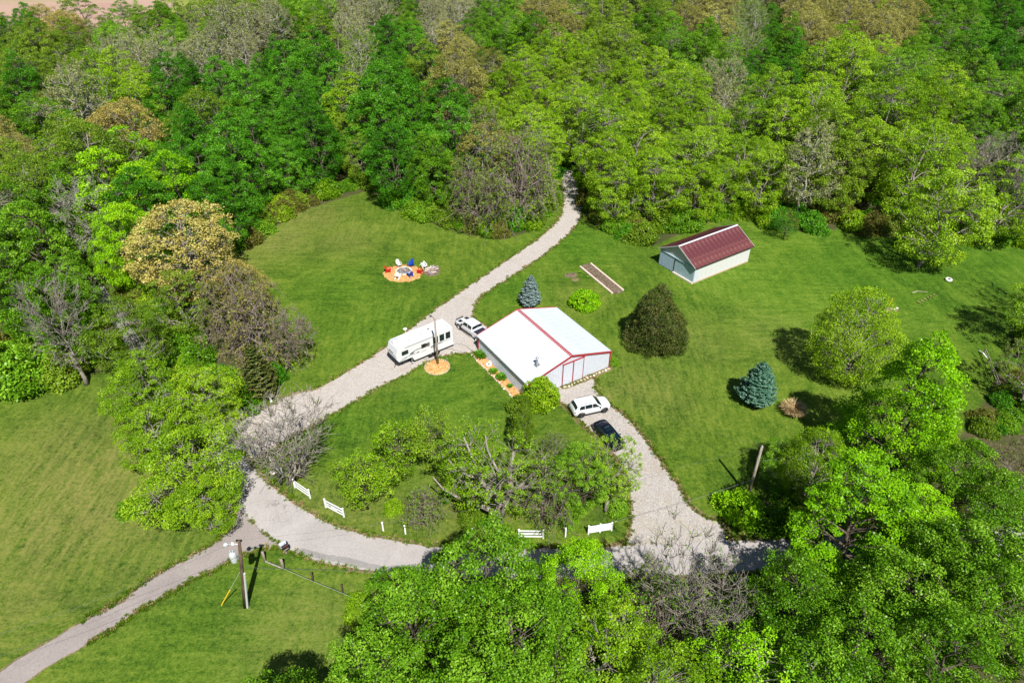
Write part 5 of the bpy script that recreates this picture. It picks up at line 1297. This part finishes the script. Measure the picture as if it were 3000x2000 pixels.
blades('ornamental_grass', G(2322, 1212), 1100, 1.75, 1.25, 'straw', 'dry tan ornamental grass clump beside the dark shadow on the right lawn', 'plant', 51, .05)
for k in range(6):
    p = G(2692 + k * 9, 888 - k * 4.4); blades('young_plant', p, 40, .32, .25, 'grey', f'{["first", "second", "third", "fourth", "fifth", "sixth"][k]} from left of the small grey green plants in a row on the right lawn', 'plant', 60 + k, .09)['group'] = 'row of small plants on the right lawn'
for k, (px, py) in enumerate(((1700,800),(1722,813))): blades('weed_tuft', G(px, py), 70, .35, .4, 'hosta', f'low green weed tuft {["behind the soil patch", "against the raised bed timber"][k]}', 'plant', 70 + k, .08)

# ------------------------------------------------------------------ fire pit
fc = G(1180, 801)
pxr = (G(1239, 801) - G(1125, 801)).length / 2; pyr = (G(1180, 774) - G(1180, 829)).length / 2
tag(blob_bed('mulch_circle', fc, pxr, pyr * .92, 0, .006, MULCH, 1), 'round orange mulch bed around the fire pit', 'mulch bed')
pc = G(1183, 795)
pit = thing('fire_pit', (pc.x, pc.y, .085), 'round grey ash fire pit ringed with flat stones', 'fire pit')
ashr = (G(1203, 795) - G(1162, 795)).length / 2
a_ = blob_bed('ash', (0, 0), ashr, ashr * .95, 0, 0, ASH, 3, dome=.05); a_.parent = pit
for k in range(17):
    a = k * 6.283 / 17 + .1 * math.sin(k * 5); MB().rock((math.cos(a) * ashr * 1.08, math.sin(a) * ashr * 1.04, .06), (.62, .42, .20), k, a + 1.57).build('stone', STONEP if k % 3 else STONE, pit)
for k in range(6):
    a = k * 1.1; MB().tube([(math.cos(a) * .7, math.sin(a) * .7, .08), (-math.cos(a) * .25, -math.sin(a) * .3, .30)], [.07, .06], 6).build('log', BURNT, pit)
def adirondack(px, py, face, m, label, low=False):
    """slatted garden chair; face is the direction it looks, towards the pit by default"""
    p = G(px, py); o = thing('garden_chair', (p.x, p.y, .06), label, 'chair', face, 'chairs around the fire pit')
    sw = .56
    seat = MB()
    for k in range(5): seat.box((.30 - k * .115, 0, .36 - k * .022), (.10, sw, .025), M=Matrix.Rotation(math.radians(11), 3, 'Y'))
    seat.build('seat', m, o)
    bk = MB(); n = 5 if not low else 4; bh = .78 if not low else .45
    for k in range(n):
        y = (k - (n - 1) / 2) * sw / n; hh = bh * (1 - .16 * abs(k - (n - 1) / 2) / 2)
        bk.beam((-.20, y, .26), (-.20 - hh * .42, y, .26 + hh * .92), sw / n * .86, .025, up=(1, 0, 0))
    bk.box((-.30, 0, .46), (.03, sw, .08)); bk.box((-.46, 0, .80 if not low else .60), (.03, sw * .95, .06)); bk.build('backrest', m, o)
    for s_ in (-1, 1):
        MB().box((.06, s_ * (sw / 2 + .05), .56), (.72, .12, .03)).build('armrest', m, o)
        MB().box((.33, s_ * (sw / 2 + .01), .28), (.09, .035, .55)).build('leg', m, o)
        MB().beam((.33, s_ * (sw / 2 - .01), .36), (-.48, s_ * (sw / 2 - .01), .03), .12, .035, up=(0, 0, 1)).build('leg', m, o)
        MB().box((-.27, s_ * (sw / 2 + .02), .30), (.06, .035, .52)).build('leg', m, o)
    o.scale = (1.12, 1.12, 1.12); return o
def facing(px, py): p = G(px, py); return math.atan2(pc.y - p.y, pc.x - p.x)
for px, py, m, lab, lw in ((1138, 797, CH_RED, 'red garden chair left of the fire pit', False), (1169, 781, CH_BEIGE, 'pale grey garden chair behind the fire pit', False), (1204, 780, CH_BLUE, 'bright blue garden chair behind the fire pit', False),
                           (1231, 800, CH_RED, 'red garden chair right of the fire pit', False), (1202, 810, CH_BLUE, 'dark blue garden chair with its back to the viewer in front of the fire pit', False), (1166, 815, CH_WHITE, 'white garden chair in front of the fire pit', True)):
    adirondack(px, py, facing(px, py), m, lab, lw)
wc = adirondack(1238, 783, -.3, CH_WHITE, 'white reclining plastic chair between the blue chair and the firewood pile', True); wc.rotation_euler = (0, math.radians(-38), 2.6); wc.location.z = .22
st = G(1265, 793)
tag(blob_bed('bark_litter', st, 1.35, 1.75, 0, .004, SOIL, 8, dome=.10), 'brown bark litter under the firewood pile by the fire pit', 'litter')
wpile = thing('firewood_pile', (st.x, st.y, .08), 'scattered pile of grey split firewood right of the fire pit', 'firewood')
for k in range(46):
    a = rnd.uniform(0, 6.28); rr = math.sqrt(rnd.random()); x, y = math.cos(a) * rr * 1.0, math.sin(a) * rr * 1.35; an_ = rnd.uniform(-.7, .7) + (1.2 if k % 3 == 0 else 0); lz = rnd.uniform(.04, .10 + .30 * (1 - rr))
    d = Vector((math.cos(an_), math.sin(an_), rnd.uniform(-.15, .15))) * rnd.uniform(.2, .42)
    MB().tube([Vector((x, y, lz)) - d, Vector((x, y, lz)) + d], [rnd.uniform(.05, .10)] * 2, 5).build('log', BURNT if k % 4 else TIMBER, wpile)

# ------------------------------------------------------------------ raised bed, soil patch
def timber(name, p, q, w, h, label, m=TIMBER, cat='timber', grp=None):
    a, b = G(*p), G(*q); return tag(MB().beam(a + Vector((0, 0, h / 2)), b + Vector((0, 0, h / 2)), w, h).build(name, m, None, bevel=.015), label, cat, grp)
rb = [G(1711, 786), G(1728, 775), G(1826, 852), G(1795, 862)]
soil = smooth_outline([G(1702, 784), G(1729, 774), G(1824, 853), G(1796, 860)], .3, .03, 21)
sheet('garden_bed_soil', soil, .05, SOIL)
bedt = thing('raised_bed', (0, 0, 0), 'long raised garden bed between two pale timbers on the lawn left of the shed', 'garden bed')
for p, q in (((1699, 782), (1794, 861)), ((1730, 773), (1826, 852))):
    a, b = G(*p), G(*q)
    for k in range(3):
        u, v = a + (b - a) * (k / 3 + .003), a + (b - a) * ((k + 1) / 3 - .003)
        MB().beam(u + Vector((0, 0, .11)), v + Vector((0, 0, .11)), .30, .22).build('timber', TIMBER, bedt, bevel=.02)
c = G(1673, 806); tag(blob_bed('soil_patch', c, 1.05, .75, .3, .004, SOIL, 23, dome=.06), 'dark bare soil patch left of the raised bed', 'soil patch')
c = G(1686, 819); tag(blob_bed('straw_patch', c, .65, .55, .3, .008, VERGE, 24, dome=.04), 'tan straw patch beside the dark soil patch', 'soil patch')

# ------------------------------------------------------------------ barn bed and its edging
u = G(1398, 1047); v = G(1535, 1195)
Mb = Matrix.Translation((BX, BY, 0)) @ Matrix.Rotation(BA, 4, 'Z')
bed_out = [Mb @ Vector(p) for p in ((-hw - .05, hl - .2, 0), (-hw - .05, -hl + .4, 0), (-hw - 1.15, -hl + .3, 0), (-hw - 1.35, 0, 0), (-hw - 1.3, hl - .3, 0))]
sheet('mulch_bed', smooth_outline(bed_out, .3, .04, 31), .034, MULCH)
for k in range(26):
    t = k / 25; p = Mb @ Vector((-hw - 1.28 + .10 * math.sin(k * 1.7), hl - .4 - t * (BL - .5), .08))
    tag(MB().rock((0, 0, 0), (.42, .26, .26), 60 + k, rnd.uniform(0, 3)).build('edging_stone', STONE if k % 3 else STONEP, None), 'brown edging stone along the mulch bed of the barn', 'stone', 'edging stones of the barn bed').location = p
for k in range(15):
    p = Mb @ Vector((-1.0 + k * .50, -hl - .42 - .22 * rnd.random(), .08))
    tag(MB().rock((0, 0, 0), (rnd.uniform(.3, .65), rnd.uniform(.25, .4), rnd.uniform(.18, .34)), 90 + k, rnd.uniform(0, 3)).build('stone', STONEP if k % 2 else STONE, None), 'rough stone along the foot of the barn front wall', 'stone', 'stones along the barn front').location = p
frs = [Mb @ Vector(p) for p in ((-1.6, -hl - .06, 0), (hw + .3, -hl - .06, 0), (hw + .3, -hl - .75, 0), (2.4, -hl - .95, 0), (-1.5, -hl - .62, 0))]
sheet('barn_front_soil', smooth_outline(frs, .25, .05, 33), .038, VERGE)
p = G(1432, 1070); pl = thing('planter_ring', (p.x, p.y, .06), 'white ring planter in the mulch bed along the barn wall', 'planter')
MB().lathe([(.22, 0), (.38, .04), (.40, .16), (.30, .24), (.22, .20), (.20, .05)], 20).build('ring', WHITEP, pl, True); MB().lathe([(0, .10), (.22, .10), (.22, .05)], 16).build('soil', SOIL, pl)
MB().tube([(.30, .1, .2), (.30, .12, .45), (.12, .1, .62), (-.02, .05, .52)], [.06, .05, .045, .05], 8).build('neck', WHITEP, pl, True)

# ------------------------------------------------------------------ poles and wires
p1 = G(719, 1777); top1 = Vector((-22.05, p1.y + .0, 9.25)); e1 = thing('utility_pole', (p1.x, p1.y, 0), 'dark wooden utility pole with grey transformer on the lower lawn', 'utility pole')
d1 = Vector((top1.x - p1.x, 0, 9.25)); at1 = lambda z: Vector((d1.x * z / 9.25, 0, z))
MB().tube([at1(0), at1(3), at1(6), at1(9.25)], [.19, .175, .155, .13], 10).build('pole', WOODD, e1, True)
for s_ in (-1, 1): MB().lathe([(0, 0), (.05, 0), (.10, .06), (.06, .12), (.09, .18), (0, .22)], 10, tuple(at1(9.15) + Vector((s_ * .16, 0, 0)))).build('insulator', RUBBER, e1, True)
tc = at1(7.1) + Vector((-.62, 0, 0))
tr_ = MB().lathe([(0, -.55), (.26, -.55), (.28, -.5), (.28, .42), (.24, .50), (.0, .56)], 16, tuple(tc)).build('transformer', LAMPM, e1, True)
for k in range(2): MB().tube([tc + Vector((-.1 + .2 * k, 0, .5)), tc + Vector((-.12 + .24 * k, .02, .85))], [.05, .03], 8).build('bushing', GREYP, tr_)
MB().box(tuple(at1(7.1) + Vector((-.25, 0, 0))), (.3, .10, .5)).build('bracket', GALV, e1)
MB().tube([at1(8.75), at1(8.75) + Vector((-.5, 0, .1)), at1(8.75) + Vector((-1.0, 0, .02))], [.04, .035, .03], 8).build('lamp_arm', LAMPM, e1)
la = at1(8.75) + Vector((-1.15, 0, 0)); MB().lathe([(0, .15), (.12, .14), (.20, 0), (.22, -.12), (.1, -.2), (0, -.22)], 12, tuple(la)).build('lamp_head', LAMPM, e1, True)
MB().box(tuple(at1(8.8) + Vector((-.55, 0, .05))), (.2, .16, .22)).build('cutout_fuse', WHITEP, e1)
MB().tube([at1(0) + Vector((.20, -.06, 0)), at1(5.0) + Vector((.20, -.06, 0))], .10, 8).build('conduit', LAMPM, e1)
g0 = G(649, 1772); g1 = p1 + at1(5.6) - Vector((0, 0, 0))
gm = g0 + (g1 - g0) * .42
tag(MB().tube([g0 + Vector((0, 0, .02)), gm], .055, 8).build('guy_marker', YEL, None), 'yellow guy wire sleeve leaning by the dark utility pole', 'guy wire')
p3 = G(2190, 1452); e3 = thing('utility_pole', (p3.x, p3.y, 0), 'plain grey utility pole standing in the ivy at the right of the drive', 'utility pole')
MB().tube([(0, 0, 0), (0, 0, 3.5), (-.05, 0, 7.2)], [.17, .15, .12], 10).build('pole', WOODG, e3, True)
MB().lathe([(0, 0), (.05, 0), (.09, .08), (0, .2)], 8, (-.05, 0, 7.18)).build('insulator', LAMPM, e3, True)
p2 = G(1383 - 100, 1067); hp2 = 6.3
for _ in range(30):
    q = pix((p2.x, p2.y, hp2)); hp2 += (q[1] - 936) * .012
e2 = thing('yard_light_pole', (p2.x, p2.y, 0), 'thin grey wooden yard light pole in the orange mulch ring before the camper', 'light pole')
MB().tube([(0, 0, 0), (0, 0, hp2 * .5), (0, 0, hp2)], [.15, .135, .12], 10).build('pole', WOODG, e2, True)
MB().tube([(0, 0, hp2 - .15), (-.25, .1, hp2 + .35), (-.45, .15, hp2 + .45)], .03, 6).build('lamp_arm', BLACK, e2)
MB().lathe([(0, .1), (.10, .08), (.16, -.05), (0, -.1)], 10, (-.5, .16, hp2 + .42)).build('lamp_head', BLACK, e2, True)
c = G(1281, 1075); rx = (G(1318, 1075) - G(1247, 1075)).length / 2
tag(blob_bed('mulch_ring', c, rx, rx * 1.02, 0, .02, MULCH, 41, dome=.12), 'round orange mulch ring around the yard light pole', 'mulch bed')
for k in range(34):
    a = k * 6.283 / 34; q = Vector((c.x + math.cos(a) * rx * 1.03, c.y + math.sin(a) * rx * 1.05, .05))
    tag(MB().rock((0, 0, 0), (.28, .18, .16), 200 + k, a + 1.57).build('edging_stone', STONE, None), 'small brown edging stone of the ring around the yard light pole', 'stone', 'edging stones of the pole ring').location = q
q = G(1310, 1058); MB_ = MB().tube([(0, 0, 0), (0, 0, .38)], .05, 6).tube([(0, 0, .38), (0, .1, .42)], .06, 6); tag(MB_.build('water_spigot', GALV, None), 'short grey water spigot at the right rim of the mulch ring', 'spigot').location = q

def wire(name, a, b, sag, m, label, r=.018, n=24):
    a, b = Vector(a), Vector(b); pts = [a + (b - a) * (i / n) - Vector((0, 0, sag * 4 * (i / n) * (1 - i / n))) for i in range(n + 1)]
    return tag(MB().tube(pts, r, 5).build(name, m, None, True), label, 'cable', 'power cables')
w1 = p1 + at1(9.3); w3 = p3 + Vector((-.05, 0, 7.35))
wire('power_cable', w1, w3, 1.6, CABLE, 'thin upper cable strung between the dark pole and the grey pole', .007)
wire('power_cable', p1 + at1(5.75), G(1960, 1668, 5.4), .5, CABLE, 'thick lower cable running from the dark pole into the large glossy tree', .014)
wire('power_cable', G(1795, 1528, 3.2), p3 + Vector((-.1, -.1, 2.6)), .35, GALV, 'pale cable sagging low across the mouth of the right drive', .013)
wire('power_cable', w1 + Vector((-.16, 0, 0)), G(-160, 1905, 9.0),   .7, CABLE, 'upper of two thin cables crossing the left lawn to the dark pole', .010)
wire('power_cable', p1 + at1(7.4), G(-160, 1975, 7.4), .7, CABLE, 'lower of two thin cables crossing the left lawn to the dark pole', .010)
tag(MB().tube([gm, g1], .012, 5).build('guy_wire', CABLEW, None), 'thin steel guy wire from the yellow sleeve up the dark pole', 'guy wire')
wire('power_cable', p3 + Vector((0, 0, 5.0)), G(2640, 1240, 6.5), .4, CABLE, 'cable leading from the grey pole into the trees at right', .012)
Mi2 = Mb
wire('power_cable', w3, Mb @ Vector((-hw + .2, hl - 3.5, BHE + .25)), 1.2, CABLE, 'thin service cable from the grey pole over the barn front', .006)
# cords on the gravel by the camper
def cord(pxs, m, label, r=.022):
    P = [np.array(G(x, y, .05)) for x, y in pxs]; out = []
    for i in range(len(P) - 1):
        p0, p1_, p2_, p3_ = P[max(i - 1, 0)], P[i], P[i + 1], P[min(i + 2, len(P) - 1)]
        for k in range(6):
            t = k / 6; out.append(.5 * ((2 * p1_) + (-p0 + p2_) * t + (2 * p0 - 5 * p1_ + 4 * p2_ - p3_) * t * t + (-p0 + 3 * p1_ - 3 * p2_ + p3_) * t ** 3))
    return tag(MB().tube(out, r, 5).build('extension_cable', m, None, True), label, 'cord')
cord([(1320, 1006), (1318, 1014), (1326, 1013), (1335, 1006), (1350, 1008), (1366, 1013), (1376, 1022), (1388, 1028)], CABLE, 'thin dark cord from the rear of the camper to the barn corner')
cord([(1285, 1030), (1295, 1024), (1312, 1022), (1330, 1024), (1346, 1029), (1357, 1033)], CABLE, 'thin dark cord lying along the edge of the gravel below the camper')
cord([(1228, 1035), (1233, 1045), (1245, 1051), (1258, 1048), (1270, 1041)], CABLE, 'short looping hose under the middle of the camper')

# ------------------------------------------------------------------ fences, posts, mailboxes
def rail_fence(p, q, h, rails, label, posts=2, m=VINYL, z0=.05, board=None):
    a, b = G(*p), G(*q); d = b - a; o = thing('rail_fence', a, label, 'fence', math.atan2(d.y, d.x), 'white fence sections along the road'); Ln = d.length
    for k in range(posts):
        x = Ln * k / (posts - 1); MB().box((x, 0, h / 2), (.13, .13, h)).build('post', m, o); MB().prism([(-.085, -.085, 0), (.085, -.085, 0), (.085, .085, 0), (-.085, .085, 0)], (x, 0, h), (x, 0, h + .05)).build('post_cap', m, o)
    for k in range(rails): MB().box((Ln / 2, -.03, h * (.25 + .66 * k / max(1, rails - 1))), (Ln, .05, .17)).build('rail', m, o)
    if board: MB().box((Ln * board[0], -.075, h * .6), (board[1], .02, h * .30)).build('sign_board', WHITEP, o); MB().box((Ln * (board[0] - .12), -.09, h * .6), (.28, .012, h * .22)).build('sign_panel', DECALL, o)
    return o
rail_fence((797, 1362), (829, 1396), 1.25, 3, 'white rail fence section under the leafless fan tree')
rail_fence((864, 1428), (909, 1459), 1.25, 3, 'white rail fence section in the middle of the three on the road bend')
rail_fence((955, 1486), (1008, 1514), 1.25, 3, 'white rail fence section carrying a pale sign board at the road bend', board=(.42, 1.25))
rail_fence((1520, 1575), (1591, 1576), 1.2, 3, 'white rail fence section partly behind the large glossy tree')
rail_fence((1723, 1564), (1791, 1553), 1.2, 4, 'white rail fence section tilted beside the mouth of the right drive', 3)
for k, (px, py, lab) in enumerate(((1123, 1554, 'lone white fence post left of the thicket on the road verge'), (1188, 1563, 'second lone white fence post below the left end of the thicket'),
                                (1383, 1572, 'white fence post behind the large glossy tree'), (1656, 1571, 'lone white post between the two right fence sections'))):
    o = thing('fence_post', G(px, py), lab, 'post', .3, 'lone white fence posts'); MB().box((0, 0, .6), (.13, .13, 1.2)).build('post', VINYL, o); MB().box((0, 0, 1.23), (.17, .17, .06)).build('cap', VINYL, o)
    MB().box((0, -.075, .75), (.03, .02, .2)).build('mortise', DECALL, o)
def wood_post(px, py, h, w, label, m=WOODG, lean=(0, 0), name='wooden_post'):
    o = tag(MB().tube([(0, 0, -.05), (lean[0] * .5, lean[1] * .5, h * .5), (lean[0], lean[1], h)], [w, w * .95, w * .9], 7).build(name, m, None, True), label, 'post'); o.location = G(px, py); return o
wood_post(777, 1643, 1.45, .13, 'weathered wooden post at the left end of the split rail by the mailboxes'); wood_post(831, 1665, 1.45, .14, 'weathered wooden post at the right end of the split rail')
a, b = G(777, 1643, .75), G(831, 1665, .72); tag(MB().tube([a, (a + b) / 2, b], [.075, .085, .07], 6).build('split_rail', WOODG, None), 'weathered split rail between two wooden posts by the mailboxes', 'rail')
wood_post(918, 1702, 1.35, .075, 'thin wire fence post in the middle of the lower lawn', WOODD); wood_post(1005, 1737, 1.35, .075, 'thin wire fence post nearest the large glossy tree', WOODD)
for z in (.5, .85, 1.2):
    pts_ = [G(777, 1643, z), G(831, 1665, z), G(918, 1702, z), G(1005, 1737, z), G(1110, 1790, z)]
    tag(MB().tube(pts_, .010, 4).build('fence_wire', CABLEW, None), f'{"lowest" if z < .6 else ("middle" if z < 1 else "topmost")} strand of the wire fence on the lower lawn', 'wire', 'wire fence strands')
lm = wood_post(632, 1545, 2.3, .12, 'leaning weathered post with a teal band by the concrete slab', WOODG, (-1.0, 1.5))
q = G(632, 1545) + Vector((-.30, .46, .72)); tag(MB().tube([q + Vector((.07, -.1, -.16)), q + Vector((-.09, .13, .2))], .17, 10).build('teal_marker', TEAL, None), 'teal green marker tube strapped to the leaning post', 'marker')
sl = tag(MB().box((0, 0, .07), (1.35, 1.15, .14)).build('concrete_slab', CONC, None, bevel=.04), 'pale concrete slab on the grass beside the leaning post', 'slab'); sl.location = G(645, 1518); sl.rotation_euler = (0, 0, .5)
# two mailboxes on one post
mp_ = G(838, 1620); mo = thing('mailbox_stand', mp_, 'wooden mailbox post at the corner of the lane', 'post', .75); MB().box((0, 0, .5), (.13, .13, 1.0)).build('post', WOODG, mo); MB().box((0, 0, 1.02), (.5, .95, .05)).build('shelf', WOODG, mo)
for k, (m, lab) in enumerate(((GREYP, 'light blue grey mailbox, left of the pair at the lane corner'), (BLACK, 'black mailbox, right of the pair at the lane corner'))):
    o = thing('mailbox', mp_ + Matrix.Rotation(.75, 3, 'Z') @ Vector((0, .24 - .48 * k, 1.05)), lab, 'mailbox', .75, 'mailbox pair')
    prof = [(-.17, 0), (.17, 0), (.17, .22)] + [(.17 * math.cos(a), .22 + .17 * math.sin(a)) for a in np.linspace(.3, 2.84, 7)] + [(-.17, .22)]
    MB().prism([(0, y, z) for y, z in prof], (-.30, 0, 0), (.30, 0, 0)).build('box', m, o); MB().prism([(0, y * .96, z * .97 + .006) for y, z in prof], (-.33, 0, 0), (-.302, 0, 0)).build('door', m, o)
    MB().box((.1, -.19, .28), (.05, .015, .2)).build('flag', REDL, o); MB().box((-.345, 0, .28), (.012, .16, .07)).build('number_plate', WHITEP, o)
# gate posts and small things by the left drive mouth
wood_post(748, 1190, 1.3, .07, 'short white post behind the flower pot by the drive mouth', VINYL); wood_post(713, 1222, 1.35, .08, 'white topped post in the ivy by the drive mouth', VINYL)
wood_post(694, 1208, 2.0, .17, 'thick split wooden post, right of the pair under the cedar', BARKG); wood_post(674, 1213, 1.6, .14, 'thick split wooden post, left of the pair under the cedar', BARKG)
o = thing('flower_pot', G(770, 1192), 'pale round flower pot with brown soil by the drive mouth', 'flower pot'); MB().lathe([(0, 0), (.20, 0), (.32, .40), (.36, .40), (.36, .46), (.30, .46), (.28, .40)], 16).build('pot', STONEP, o, True); MB().lathe([(0, .41), (.29, .41)], 12).build('soil', TERRA, o)
o = thing('birdbath', G(795, 1176), 'white round topped birdbath in the plants by the drive mouth', 'birdbath'); MB().lathe([(0, 0), (.2, 0), (.12, .1), (.09, .7), (.14, .8)], 14).build('pedestal', WHITEP, o, True); MB().lathe([(0, .86), (.28, .9), (.42, 1.0), (.40, .92), (.16, .8), (0, .8)], 18).build('bowl', WHITEP, o, True)
sl = tag(MB().rock((0, 0, .08), (.8, .6, .25), 5).build('flat_stone', STONEP, None), 'pale flat stone on the verge in front of the white fence', 'stone'); sl.location = G(800, 1385)
o = tag(MB().tube([(-.62, 0, .14), (0, .02, .15), (.62, 0, .14)], [.15, .14, .13], 9).build('broken_log', WOODG, None, True), 'short broken log lying beside the small lone shrub', 'log'); o.location = G(413, 1505); o.rotation_euler = (0, 0, .25)
# right lawn: white ring, yellow stake, stones, pipe
o = thing('white_tire_planter', G(2778, 822), 'white painted ring planter on the far right lawn', 'planter'); MB().lathe([(.30, 0), (.48, .05), (.52, .22), (.46, .36), (.34, .38), (.28, .30)], 20).build('ring', WHITEP, o, True); MB().lathe([(0, .2), (.30, .2)], 16).build('soil', SOIL, o); MB().box((0, .05, .34), (.5, .1, .08), .4).build('cross_bar', BLACK, o)
o = tag(MB().tube([(0, 0, 0), (.15, 0, 1.25)], .055, 8).build('yellow_stake', YEL, None), 'yellow marker stake beside the bare patch on the right lawn', 'stake'); o.location = G(2604, 895)
tag(blob_bed('bare_patch', G(2612, 906), 1.1, .7, 0, .004, VERGE, 44, dome=.05), 'small bare earth patch at the foot of the yellow stake', 'soil patch')
for k, (px, py) in enumerate(((2620, 908), (2611, 905), (2627, 904))): tag(MB().rock((0, 0, .1), (.75 - .15 * k, .5, .28), 300 + k).build('flat_stone', STONEP, None), ['largest pale stone on the bare patch by the yellow stake', 'left stone on the bare patch by the yellow stake', 'right stone on the bare patch by the yellow stake'][k], 'stone').location = G(px, py)
o = tag(MB().tube([(-.5, 0, .05), (0, .1, .12), (.4, .4, .1), (2.0, .2, .06)], [.05, .04, .035, .02], 6).build('fallen_stick', TIMBER, None), 'pale fallen stick on the grass near the row of small plants', 'stick'); o.location = G(2682, 858)
o = tag(MB().tube([G(2868, 1026, .9), G(2880, 1033, 1.1), G(2893, 1050, .6)], .05, 8).build('white_pipe', WHITEP, None), 'bent white pipe by the dark shade right of the glossy tree', 'pipe')
a, b = G(2884, 1030, .5), G(2930, 1150, .3)
lad = thing('wooden_ladder', (0, 0, 0), 'dark rail fence with pale top running through the shade at the right edge', 'fence')
for k in range(5):
    q = a + (b - a) * k / 4; MB().box((q.x, q.y, .5), (.12, .12, 1.0)).build('post', WOODG, lad)
for z in (.55, .95): MB().beam((a.x, a.y, z), (b.x, b.y, z), .05, .12).build('rail', WOODG, lad)
for nm, px, py, n_ in (('brush_heap', 2860, 1505, 46),):
    c = G(px, py); mb = MB()
    for k in range(n_):
        a = rnd.uniform(0, 6.28); d = Vector((math.cos(a), math.sin(a), rnd.uniform(-.1, .35))) * rnd.uniform(.5, 1.4); q = Vector((rnd.gauss(0, .7), rnd.gauss(0, .6), rnd.uniform(.2, .9)))
        mb.tube([q - d, q + Vector((0, 0, .05)), q + d], [.03, .025, .01], 4)
    tag(mb.build(nm, VINE, None), 'reddish brown heap of cut brush among the trees at lower right', 'brush').location = c
wood_post(1262 - 118, 788, .45, .05, 'short white stake behind the red chair at the fire pit', WHITEP)
